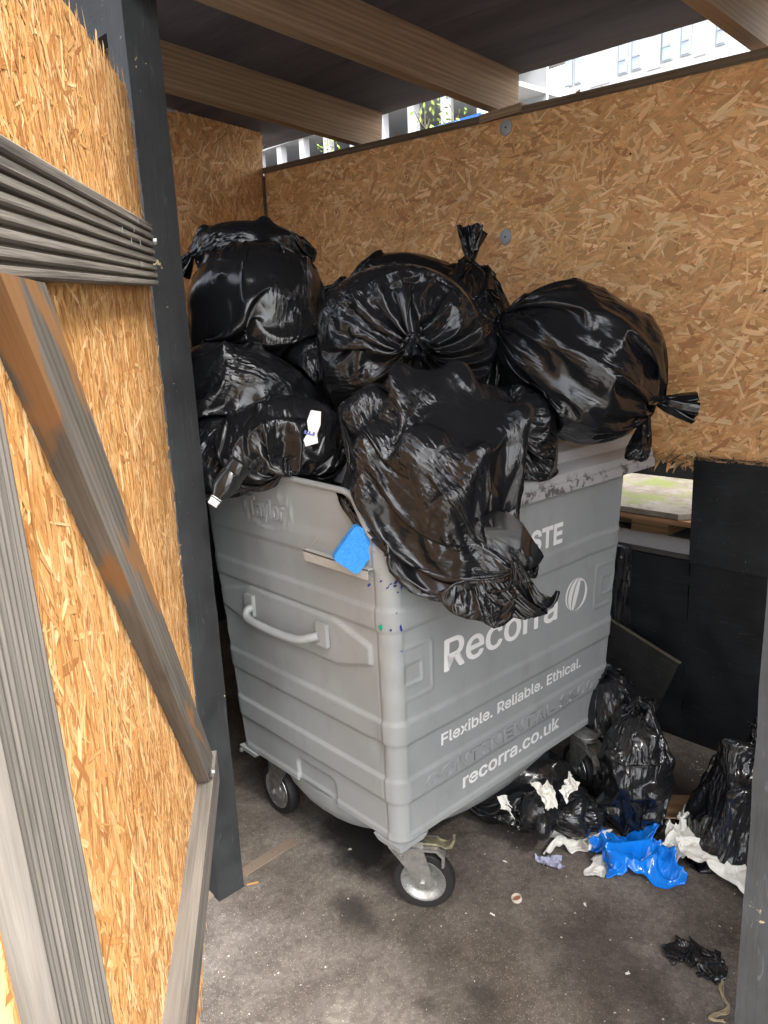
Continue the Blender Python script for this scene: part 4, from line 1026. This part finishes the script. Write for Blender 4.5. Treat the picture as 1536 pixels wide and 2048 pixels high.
# bags on the ground
BAGS.clear()
B('black bag lying behind the upright one, under the far end of the bin', 1228, 1432, 2.95, (-.2, .9, .1), (.2, .13, .13), 51, group=G2, mat=FILM, tuft=.07, crum=.003)
B('upright knotted black bag standing by the far caster', 1268, 1532, 2.72, (.06, .98, .0), (.235, .135, .14), 52, group=G2, mat=FILM2, tuft=.06, fan=.045, grav=-.0001, suck=.0001, slack=1.12, stretch=.06, loads=(18, .22, .82), wid=CR, crum=.004)
B('black bag slumped beside the right post', 1480, 1598, 2.60, (.25, .9, -.1), (.24, .155, .14), 53, group=G2, mat=FILM2, tuft=.06, grav=-.0003, slack=1.25, stretch=.06, loads=(9, .3, .72), crum=.004)
B('dark black bag pushed right under the bin', 1040, 1545, 2.85, (-.9, .1, .1), (.24, .10, .14), 54, group=G2, mat=FILM, tuft=.06, wid=CU)
B('flattened black bag spilling tissue under the far caster', 1105, 1622, 2.66, (-.95, .0, .2), (.22, .05, .10), 55, group=G2, mat=FILM2, tuft=.1, wid=np.array((0, 0, 1.)), slack=1.35, grav=-.0001, suck=.0004, stretch=.08, loads=(11, .5, .5), crum=.008)

# ---------------------------------------------------------------- crumpled sheets and small litter
def sheet(name, ctr, w, h, ang, seed, mat, crush=.62, lift=.06, n=14, levels=(50, 30, 20), outline=None, under=None, grav=-.0009, bend=.03, stretch=.03, thick=0):
    """film or paper thrown on the ground: starts crushed together and settles"""
    rg = np.random.default_rng(seed); nu = n*2; nv = max(8, int(n*2*h/w)); u = np.linspace(-.5, .5, nu); v = np.linspace(-.5, .5, nv); U, V = np.meshgrid(u, v, indexing='ij')
    ca, sa = math.cos(ang), math.sin(ang); a = U*w*crush; b = V*h*crush
    Z = lift*(.5+.35*noise2(rg, nu, nv, 4, 4)+.2*noise2(rg, nu, nv, 7, 7))
    X = np.stack([ctr[0]+a*ca-b*sa, ctr[1]+a*sa+b*ca, ctr[2]+np.maximum(Z, .003)], -1)
    for lv, its in enumerate(levels):
        if lv: X = upsample(X, False); X += rg.normal(size=X.shape)*.0008
        n1, n2, _ = X.shape; hu = w/(n1-1); hv = h/(n2-1); V0 = np.zeros_like(X)
        if n1 % 2: X = X[:-1]; n1 -= 1; V0 = np.zeros_like(X)
        for it in range(its):
            V0 *= .8; V0[..., 2] += grav; Xo = X; X = X+V0
            for k in range(2): X = relax(X, hu, hv, False, bend, 1)
            gz = ctr[2]+.002
            mm = X[..., 2] < gz; X[..., 2][mm] = gz; X[mm, :2] = Xo[mm, :2]*.6+X[mm, :2]*.4
            if under: X = under(X)
            V0 = X-Xo; l = np.linalg.norm(V0, axis=-1, keepdims=True); V0 *= np.minimum(1, .008/(l+1e-9))
    keep = None
    if outline: keep = outline
    return film_mesh(name, X, w, h, False, keep, mat)
def paper(name, ctr, w, h, ang, seed, mat, lift=.03, tilt=(0, 0), drop=0):
    """a scrap of soft paper with folds, resting on what is under it"""
    rg = np.random.default_rng(seed); n = 70; u = np.linspace(-.5, .5, n); U, V = np.meshgrid(u, u, indexing='ij'); N = lambda a, b: noise2(rg, n, n, a, b)
    A = np.arctan2(V, U); ph = rg.uniform(0, 6, 5); q = 1-.16*np.sin(2*A+ph[0])-.10*np.sin(3*A+ph[1])-.07*np.sin(5*A+ph[2])-.03*np.sin(13*A+ph[3])
    x = U*w*q*(1+.12*N(4, 4)); y = V*h*q*(1+.12*N(4, 4)); r1, r2 = N(4, 4), N(7, 7); fold = 1-np.abs(r1)/.9; fold2 = 1-np.abs(r2)/.9
    z = lift*(.42*np.clip(fold, 0, 1)**1.6+.14*np.clip(fold2, 0, 1)**1.5+.3*np.clip(N(3, 3), 0, 2)); x = x+.5*z*N(3, 3); y = y+.5*z*N(3, 3)
    z = z+x*tilt[0]+y*tilt[1]; z = z-z.min()+.002
    ca, sa = math.cos(ang), math.sin(ang); X = np.stack([ctr[0]+x*ca-y*sa, ctr[1]+x*sa+y*ca, ctr[2]+z], -1)
    o = film_mesh(name, X, w, h, False, None, mat); return o
def torn(seed, k=.09):
    r = np.random.default_rng(seed); p = r.uniform(0, 6, 6)
    def f(u, v):
        a = np.arctan2(v-.5, u-.5); q = np.maximum(np.abs(u-.5), np.abs(v-.5)); return q < .49-k*(.5+.5*np.sin(2*a+p[0])*np.sin(3*a+p[1]))
    return f
a = NT('tissue'); uv = a.n('UVMap'); uv.uv_map = 'film'
n1_ = a.noise(uv.outputs[0], 260, 3); n2_ = a.noise(uv.outputs[0], 14, 4)
TIS = a.out(a.mix(a.ramp(n2_, [(.45, 0.0), (.75, .5)]), (.60, .59, .55), (.48, .43, .34)), .9, a.bump(n1_, .4, .0008)); TIS.node_tree.nodes['Principled BSDF'].inputs['Subsurface Weight'].default_value = .1
PUR = m_plain('lilac_tissue', (.33, .34, .46), .85)
BLUEF = m_film('blue_film', (.006, .2, .75), .14, .4, .8); bp_ = BLUEF.node_tree.nodes['Principled BSDF']
bp_.inputs['Transmission Weight'].default_value = .18; bp_.inputs['Base Color'].default_value = (.006, .2, .78, 1)

W_ = 'white tissues on the ground'
for px, py, dz, w, h, an, sd_, li, ti, lab in (
    (1150, 1690, 0, .20, .12, .8, 61, .06, (0, 0), 'crumpled white tissue on the ground left of the blue bag, beside the lilac scrap'),
    (1208, 1738, 0, .11, .09, .5, 62, .03, (0, 0), 'small white tissue on the ground in front of the blue bag'),
    (1368, 1676, .05, .14, .13, .9, 63, .05, (.1, .3), 'flat white tissue lying just right of the blue bag'),
    (1405, 1672, .05, .17, .14, 2.2, 64, .07, (.2, .2), 'upright crumpled white tissue against the slumped bag by the right post'),
    (1445, 1742, .0, .27, .13, -.15, 60, .05, (-.1, .1), 'longest white tissue trailing in front of the slumped bag by the right post')):
    g = on(px, py, 2, dz); t = paper('tissue', (g[0], g[1], max(0, dz-.04)), w, h, an, sd_, TIS, li, ti); tag(t, lab, 'tissue', W_)
g = on(1100, 1727, 2, 0); t = paper('tissue', (g[0], g[1], 0), .085, .055, .7, 65, PUR, .035); tag(t, 'small lilac tissue scrap on the ground near the bottle cap', 'tissue')
for k, (px, py, w_, sd_, lab) in enumerate(((1093, 1590, 2.5, 66, 'white tissue caught on the flattened bag under the bin'), (1138, 1575, 2.52, 67, 'white tissue shred on the flattened bag next to the far caster'), (1012, 1614, 2.5, 68, 'tiny white paper shred at the left end of the flattened bag'))):
    p = pw(px, py, w_+.02); t = paper('tissue', p, (.05, .07, .035)[k], (.09, .04, .02)[k], 1.0+k*.7, sd_, TIS, .03); tag(t, lab, 'tissue')
    rot = Matrix.Translation(p) @ Matrix.Rotation(.8, 4, Vector(CR)) @ Matrix.Translation(-Vector(p)); t.data.transform(rot)
# blue carrier bag
g = on(1272, 1722, 2, 0); BAGS.clear()
g = on(1266, 1720, 2, 0)
o = paper('carrier_bag', (g[0], g[1], 0), .235, .235, .75, 79, BLUEF, .11); tag(o, 'crumpled translucent blue plastic bag on the ground between white tissues', 'plastic bag')
# small black bag at the front right
g = on(1398, 1922, 2, 0)
t = paper('plastic_bag', (g[0]-.012, g[1], 0), .125, .11, .3, 72, FILM, .04); tag(t, 'small crumpled black plastic bag lying alone at the front right near the post', 'plastic bag')
g2 = on(1438, 1950, 2, 0); lp = spline([(g[0]+.03, g[1]+.02, .012), (g2[0], g2[1]+.03, .018), (g2[0]+.012, g2[1]-.01, .008), (g2[0]-.03, g2[1]-.045, .008), (g[0]+.02, g[1]-.05, .01)], 6)
link('handle', fromb('handle', tube(lp, [.005+.003*math.sin(i*1.7) for i in range(len(lp))], 7), True), t, FILM2)
# frayed string
p = [on(x, y, 2, .004) for x, y in ((1448, 1955), (1440, 1975), (1449, 1998), (1457, 2012), (1450, 2026), (1430, 2030), (1420, 2038), (1448, 2044))]
rg = random.Random(4); bm = bmesh.new()
for s in range(9):
    q = [np.array(x)+np.array((rg.gauss(0, .003), rg.gauss(0, .003), abs(rg.gauss(0, .002)))) for x in p]; tube(spline(q, 4), .0011, 4, bm)
st = link('string', fromb('string', bm), None, m_plain('straw_string', (.33, .27, .17), .85)); tag(st, 'frayed straw coloured string on the ground in front of the right post', 'string')
# bottle cap on the ground
g = on(1034, 1797, 2, 0.005); bm = lathe([(.0, .002), (.0125, .002), (.0135, .004), (.0135, .011), (.0155, .0125), (.0165, .011), (.0165, 0)], (-.15, -.2, 1), (g[0], g[1], 0), 28)
cp = link('bottle_cap', fromb('bottle_cap', bm, True), None, m_plain('cap_rim', (.50, .44, .38), .5)); tag(cp, 'single upturned bottle cap lying on the ground in front of the bin', 'cap')
link('liner', fromb('liner', cyl_bm((g[0], g[1], .0035), (-.15, -.2, 1), .0122, .002, 24)), cp, m_plain('cap_inside', (.28, .11, .06), .6))
# crushed clear bottle under the bin
GL = NT('clear_plastic').out((.75, .8, .82), .08, None, **{'Transmission Weight': .92, 'IOR': 1.4})
def bottle(p, ax, L, R, name, label, cap=True, mat=GL):
    ax = Vector(ax).normalized(); prof = [(0, 0), (R*.8, 0), (R, .008), (R, L*.25), (R*.94, L*.28), (R, L*.31), (R, L*.58), (R*.9, L*.68), (R*.45, L*.86), (.0135, L*.9), (.0135, L*.97)]
    e = link(name, fromb(name, lathe(prof, ax, p, 28), True), None, mat); tag(e, label, 'bottle')
    if cap:
        q = Vector(p)+ax*(L*.93); bm = lathe([(.0, .016), (.0125, .016), (.0145, .0145), (.0145, .003), (.0155, .002), (.0155, -.003), (.0135, -.003)], ax, q, 40)
        link('cap', fromb('cap', bm, True), e, m_plain('white_cap', (.75, .76, .76), .4))
        link('neck_ring', fromb('neck_ring', lathe([(.0135, -.009), (.0165, -.009), (.0165, -.006), (.0135, -.006)], ax, q, 30), True), e, m_plain('neck_ring', (.6, .62, .62), .3))
    return e
p1 = pw(429, 1003, 2.13); p0 = pw(483, 925, 2.15)
DKG = NT('dark_bottle').out((.02, .022, .022), .06, None, **{'IOR': 1.5, 'Transmission Weight': .3})
bottle(p0, Vector(p1-p0), np.linalg.norm(p1-p0)*1.05, .034, 'plastic_bottle', 'dark plastic bottle with a white cap poking from the bags beside the left post', True, DKG)
p0 = on(960, 1622, 2, .03); p1 = on(1012, 1608, 2, .028); bottle(p0, Vector(p1-p0), .2, .028, 'plastic_bottle', 'clear crushed bottle lying flat on the ground under the bin', False)
# blue sponge
M = Matrix.Translation(Vector(pw(712, 1098, 2.045))) @ Matrix(((CR[0], CU[0], -CF[0], 0), (CR[1], CU[1], -CF[1], 0), (CR[2], CU[2], -CF[2], 0), (0, 0, 0, 1))) @ Matrix.Rotation(-.62, 4, 'Z') @ Matrix.Rotation(.35, 4, 'Y')
bm = bmesh.new(); rp = []
for cx, cy, a0_ in ((.030, .043, 0), (-.030, .043, 1), (-.030, -.043, 2), (.030, -.043, 3)):
    for k in range(6): an = (a0_+k/5)*PI/2; rp.append((cx+.013*math.cos(an), cy+.013*math.sin(an)))
lo = [bm.verts.new((x, y, -.013)) for x, y in rp]; hi = [bm.verts.new((x, y, .013)) for x, y in rp]; bm.faces.new(lo[::-1]); bm.faces.new(hi)
for i in range(len(rp)): bm.faces.new((lo[i], lo[(i+1) % len(rp)], hi[(i+1) % len(rp)], hi[i]))
a = NT('blue_foam'); v = a.coord(); n = a.noise(v, 260, 3); vo = a.n('TexVoronoi'); vo.inputs['Scale'].default_value = 420; a.l(v, vo.inputs['Vector'])
FOAM = a.out(a.mix(a.ramp(n, [(.35, 0.0), (.7, 1.0)]), (.02, .22, .66), (.06, .34, .80)), .85, a.bump(vo.outputs['Distance'], .6, .002, a.bump(a.noise(v, 40, 3), .4, .004)))
sp_ = link('sponge', fromb('sponge', bm, bev=.0015, seg=1, ang=60, sm=True), None, FOAM, M); tag(sp_, 'blue foam sponge wedged under the torn bag at the near corner', 'sponge')
# paper label on the knotted bag
lab = [(622, 820), (642, 823), (641, 850), (634, 868), (636, 886), (611, 893), (607, 880), (617, 862), (614, 842)]
bm = bmesh.new(); dpt = 2.105
V_ = [bm.verts.new(pw(x, y, dpt+.0009*(y-850)*-.2)) for x, y in lab]; bm.faces.new(V_); bmesh.ops.triangulate(bm, faces=bm.faces[:])
ext_ = bmesh.ops.extrude_face_region(bm, geom=bm.faces[:]); bmesh.ops.translate(bm, verts=[v for v in ext_['geom'] if isinstance(v, bmesh.types.BMVert)], vec=Vector(CF)*.0006)
pl = link('paper_label', fromb('paper_label', bm), None, m_plain('paper', (.75, .74, .73), .7)); tag(pl, 'torn white paper label with a blue letter on the gathered bag', 'label')
cu = bpy.data.curves.new('letter', 'FONT'); cu.body = 'E'; cu.size = .05; cu.offset = .0012; cu.align_x = 'CENTER'; cu.align_y = 'CENTER'
if FONT: cu.font = FONT
tmp = bpy.data.objects.new('tmp', cu); COL.objects.link(tmp); me = bpy.data.meshes.new_from_object(tmp.evaluated_get(bpy.context.evaluated_depsgraph_get())); bpy.data.objects.remove(tmp)
c = pw(619, 866, dpt-.004-.006); M = Matrix(((CR[0], CU[0], -CF[0], c[0]), (CR[1], CU[1], -CF[1], c[1]), (CR[2], CU[2], -CF[2], c[2]), (0, 0, 0, 1))) @ Matrix.Rotation(1.35, 4, 'Z') @ Matrix.Diagonal((.55, 1.05, 1, 1))
link('lettering', me, pl, m_plain('blue_ink', (.12, .13, .42), .6), M)

# threshold plate by the post
A0 = on(484, 1748, 2, 0); A1 = on(576, 1690, 2, 0); d = Vector(A1-A0).normalized(); M = frame((A0[0]-d.x*.15, A0[1]-d.y*.15, 0), d, (0, 0, 1))
bm = box_bm(0, .38, -.02, .02, .0, .006)
th = link('threshold_plate', fromb('threshold_plate', bm, bev=.0015, seg=1), None, PLATE, M); tag(th, 'rusty metal strip bolted to the ground beside the left post', 'metal strip')
for xx in (.2, .29):
    bm = cyl_bm((xx, 0, .009), (0, 0, 1), .009, .007, 6); link('bolt', fromb('bolt', bm, bev=.001, seg=1), th, PLATE, M)
# leaning board
c = np.array((.087, 1.50, .409)); e1 = np.array((-.94, .02, .30)); e1 /= np.linalg.norm(e1); e2 = np.array((-.33, -.18, -.93)); e2 -= e1*(e1@e2); e2 /= np.linalg.norm(e2)
M = frame(c, e1, -e2); bm = box_bm(0, .62, -.009, .009, -.46, 0)
lb_ = link('leaning_board', fromb('leaning_board', bm, bev=.002, seg=1), None, m_paint_black('board_paint', (.013, .013, .012), .4, True), M); tag(lb_, 'black board leaning on the back wall behind the upright bag', 'board')
link('raw_edge', fromb('raw_edge', box_bm(-.002, .62, -.0095, .0095, -.001, .0035), bev=.001, seg=1), lb_, m_wood('raw_edge', (.09, .075, .05), (.25, .21, .15)), M)
# wood scrap and broken bits between the two ground bags
g = on(1362, 1632, 2, 0); M = frame((g[0]-.07, g[1]-.02, .02), (.8, .6, .05), (0, 0, 1))
w_ = link('wood_scrap', fromb('wood_scrap', box_bm(0, .16, -.045, .045, -.016, .016), bev=.004, seg=2), None, m_wood('scrap_wood', (.16, .08, .03), (.38, .24, .12)), M); tag(w_, 'brown offcut of wood between the upright bag and the slumped bag', 'wood')
for k, (px, py, ln, an) in enumerate(((1345, 1645, .16, .3), (330, 0, 0, 0))):
    if ln == 0: continue
    g = on(px, py, 2, .04); s = beam('straw', g-np.array((.07, .03, -.0)), g+np.array((.07, .05, .025)), .0025, .0025, m_plain('straw', (.42, .33, .2), .8)); tag(s, 'thin straw lying across the brown wood offcut', 'straw')
g = on(503, 1768-.0, 2, .003); s = beam('wood_chip', g+np.array((-.008, -.012, 0)), g+np.array((.012, .02, .003)), .006, .003, ORW); tag(s, 'orange wood chip on the ground at the foot of the left post', 'wood chip')
# grit on the ground
rg = np.random.default_rng(17); n = 380; P = np.stack([rg.uniform(-.7, 1.1, n), rg.uniform(-.7, 1.55, n)], 1); extra = np.stack([rg.normal(.28, .08, 160), rg.normal(1.5, .06, 160)], 1); P = np.concatenate([P, extra]); n = len(P)
s = rg.uniform(.0008, .0028, n)*np.where(rg.uniform(size=n) < .06, 2.0, 1); base = np.array([(-1, -.7, 0), (1, -.8, 0), (.9, .8, 0), (-.8, .9, 0), (0, 0, .8)])
V = P[:, None, :].repeat(5, 1); th = rg.uniform(0, 6.3, n); ca, sa = np.cos(th)[:, None], np.sin(th)[:, None]; bb = base[None]*s[:, None, None]*rg.uniform(.5, 1.5, (n, 1, 3))
V = np.stack([P[:, :1]+bb[..., 0]*ca-bb[..., 1]*sa, P[:, 1:]+bb[..., 0]*sa+bb[..., 1]*ca, bb[..., 2]+.0005], -1).reshape(-1, 3)
F = [(5*i+a, 5*i+b, 5*i+4) for i in range(n) for a, b in ((0, 1), (1, 2), (2, 3), (3, 0))]
gr = link('grit', pydata('grit', V, F), None, m_plain('grit', (.42, .39, .33), .8)); tag(gr, 'pale grit and crumbs scattered over the dark ground', 'grit', kind='stuff')

# ---------------------------------------------------------------- outside, seen through the gaps
MOSS = NT('mossy_board'); v = MOSS.coord(); n = MOSS.noise(v, 9, 5, .65); n3 = MOSS.noise(v, 30, 4, .6); n2_ = MOSS.noise(v, 4, 3)
c = MOSS.mix(MOSS.ramp(n, [(.35, 0.0), (.65, 1.0)]), (.13, .11, .085), (.22, .20, .165)); c = MOSS.mix(MOSS.ramp(n3, [(.5, 0.0), (.7, .5)]), c, (.06, .05, .035)); c = MOSS.mix(MOSS.ramp(n2_, [(.48, 0.0), (.6, .8)]), c, (.12, .15, .03))
MOSSM = MOSS.out(c, .85, MOSS.bump(n3, .5, .004))
st = empty('pallet', (-.3, 1.95, 0)); tag(st, 'old pallet carrying mossy plywood boards outside, behind the gap in the wall', 'pallet')
E_ = m_wood('ply_edge', (.07, .045, .025), (.16, .11, .07))
M = Matrix.Translation((-.105, 1.87, .965)) @ Matrix.Rotation(.0, 4, 'Z')
def board(nm, cx, y0, y1, z0, z1, xl, ch, mat):
    bm = bmesh.new(); pts = [(cx, y0), (cx+ch, y0+ch*1.0), (cx+ch, y1), (xl, y1), (xl, y0)]
    lo = [bm.verts.new((p[0], p[1], z0)) for p in pts]; hi = [bm.verts.new((p[0], p[1], z1)) for p in pts]; bm.faces.new(lo[::-1]); bm.faces.new(hi)
    for i in range(5): bm.faces.new((lo[i], lo[(i+1) % 5], hi[(i+1) % 5], hi[i]))
    return link(nm, fromb(nm, bm, bev=.002, seg=1), st, mat)
board('plywood_board', -.13, 1.87, 2.62, .900, .925, -1.2, .5, MOSSM); board('plywood_board', .2, 1.87, 2.6, .872, .896, -1.2, .3, m_wood('wet_ply', (.2, .1, .05), (.42, .26, .15)))
wbox('pallet_block', -.36, -.18, 1.88, 2.5, .815, .869, m_wood('pallet_wood', (.12, .07, .03), (.25, .16, .08)), st)
wbox('bearer', -1.2, -.2, 1.90, 1.98, .842, .869, E_, st); wbox('pallet_base', -1.2, .6, 1.86, 2.5, .0, .812, m_plain('mossy_stone', (.10, .09, .08), .9), st)
fn = empty('yard_fence', (0, 2.9, 0)); tag(fn, 'black boarded yard fence outside behind the pallet', 'fence')
for k in range(26): wbox('board', -1.6+k*.125, -1.6+k*.125+.122, 2.9, 2.92, 0, 1.35, BWALL, fn)

FAC = m_plain('pale_cladding', (.72, .72, .73), .6); FAC2 = m_plain('grey_cladding', (.50, .51, .52), .6); CONC = m_plain('concrete', (.45, .45, .44), .8)
GLS = NT('window_glass').out((.42, .48, .60), .15, None); GLT = NT('teal_glass').out((.45, .62, .64), .15, None); FRM = m_plain('window_frame', (.38, .41, .44), .5)
tb = empty('apartment_block', (-14, 34, 0)); tag(tb, 'pale clad apartment block with tall windows seen over the back wall', 'building')
wbox('wall', -19.95, -4, 30.3, 42, 0, 24, FAC, tb, 0)
def win(x0, x1, z0, z1, mat, y=30.3, bars=()):
    f = wbox('window', x0, x1, y-.06, y-.001, z0, z1, FRM, tb, 0); wbox('pane', x0+.06, x1-.06, y-.085, y-.061, z0+.06, z1-.06, mat, f, 0)
    for b in bars: wbox('mullion', x0+.06, x1-.06, y-.12, y-.086, b-.04, b+.04, FRM, f, 0)
def xat(px): return on(px, 120, 1, 30.3)[0]
for lv in range(6):
    z = 2.0+lv*3.15
    for (a, b, m) in ((1131, 1146, FRM), (1150, 1164, FRM)): win(xat(a), xat(b), z+.4, z+2.6, GLS if False else GLT, bars=(z+1.5,))
    for (a, b, m) in ((1237, 1257, GLS), (1264, 1285, GLS), (1324, 1346, GLT), (1361, 1382, GLS), (1430, 1450, GLS)): win(xat(a), xat(b), z+.25, z+2.85, m, bars=(z+.8,))
    for (a, b) in ((1182, 1222), (1296, 1322), (1388, 1412)): wbox('panel', xat(a), xat(b), 30.24, 30.299, z+.1, z+3.0, FAC2, tb, 0)
sb = empty('building_shell', (-40, 44, 0)); tag(sb, 'concrete building shell under construction with blue edge boards, far left', 'building')
for lv in range(8):
    z = 1.2+lv*3.2; wbox('floor_slab', -75, -33, 40, 52, z, z+.28, CONC, sb, 0)
    wbox('edge_board', -75, -33, 39.9, 39.98, z+.5, z+1.0, m_plain('blue_board', (.03, .16, .55), .6), sb, 0)
    wbox('back_wall', -75, -33, 47, 47.2, z+.28, z+3.2, m_plain('grey_block', (.4, .41, .42), .8), sb, 0)
    for k in range(14): wbox('column', -74.5+k*3.15, -73.9+k*3.15, 40.2, 40.8, z+.28, z+3.2, FAC, sb, 0)
# young trees in front of it
LEAF = m_plain('leaf', (.20, .30, .05), .6); BARK = m_plain('bark', (.1, .08, .06), .9)
def tree(x, y, h, seed, label, n=260, r=1.3):
    rg = np.random.default_rng(seed); e = empty('young_tree', (x, y, 0)); tag(e, label, 'tree', 'young trees beyond the shed')
    link('trunk', fromb('trunk', tube([(x, y, 0), (x+.05, y, h*.4), (x-.05, y, h*.7), (x, y, h)], [.09, .07, .045, .01], 8), True), e, BARK)
    bm = bmesh.new()
    for k in range(14):
        z0 = h*rg.uniform(.45, .9); a = rg.uniform(0, 6.3); l = r*rg.uniform(.5, 1)*(1.3-z0/h); tube([(x, y, z0), (x+math.cos(a)*l*.6, y+math.sin(a)*l*.6, z0+l*.5), (x+math.cos(a)*l, y+math.sin(a)*l, z0+l*1.1)], [.03, .018, .006], 5, bm)
    link('limb', fromb('limb', bm, True), e, BARK)
    t = rg.uniform(.42, 1.03, n); a = rg.uniform(0, 6.3, n); rr = r*np.sqrt(rg.uniform(.05, 1, n))*np.clip(1.35-t, .15, 1); c = np.stack([x+np.cos(a)*rr, y+np.sin(a)*rr, h*t+rr*.3], 1)
    q = rg.normal(size=(n, 3)); q /= np.linalg.norm(q, axis=1)[:, None]; p = np.cross(q, rg.normal(size=(n, 3))); p /= np.linalg.norm(p, axis=1)[:, None]; s = rg.uniform(.05, .11, (n, 1))
    V = np.stack([c-q*s, c+p*s*.5, c+q*s, c-p*s*.5], 1).reshape(-1, 3); link('crown', pydata('crown', V, [(4*i, 4*i+1, 4*i+2, 4*i+3) for i in range(n)]), e, LEAF)
c = on(850, 225, 1, 18); tree(c[0], 18, c[2]+.6, 1, 'young tree with sparse bright leaves in the wider left gap under the roof')
c = on(905, 215, 1, 19); tree(c[0], 19, c[2]+.9, 2, 'young tree with sparse bright leaves close beside the second joist')
c = on(655, 282, 1, 19); tree(c[0], 19, c[2]+.1, 3, 'young tree whose tip shows in the leftmost gap under the roof')

# staples and bits of dry grass caught in the rail
rg = random.Random(9)
for k in range(7):
    s_, z_ = .12+.07*k+rg.uniform(-.02, .02), dBR[1]+.02+rg.uniform(0, .12)
    if k < 3: s_, z_ = .33, dBR[1]+.03+k*.045
    p = GM @ Vector((s_, TH+.001, z_))
    link('staple', fromb('staple', tube([p+Vector((0, 0, -.006)), p+Vector((0, 0, .006))], .0007, 5)), rail, CHROME)
# a few chips of wood and torn paper on the dark floor
for k, (px, py) in enumerate(((1010, 1724), (700, 1700), (1170, 1810), (985, 1830), (1255, 1948))):
    g = on(px, py, 2, 0); o = paper('paper_scrap', (g[0], g[1], 0), .014, .007, k*1.1, 90+k, TIS, .003)
    tag(o, ('tiny paper shred on the floor above the bottle cap', 'tiny paper shred on the oily stain left of the near caster', 'tiny paper shred on the floor right of the bottle cap', 'tiny paper shred on the floor below the near caster and the bottle cap', 'tiny paper shred on the floor left of the small black bag')[k], 'paper scrap', 'paper shreds on the floor')
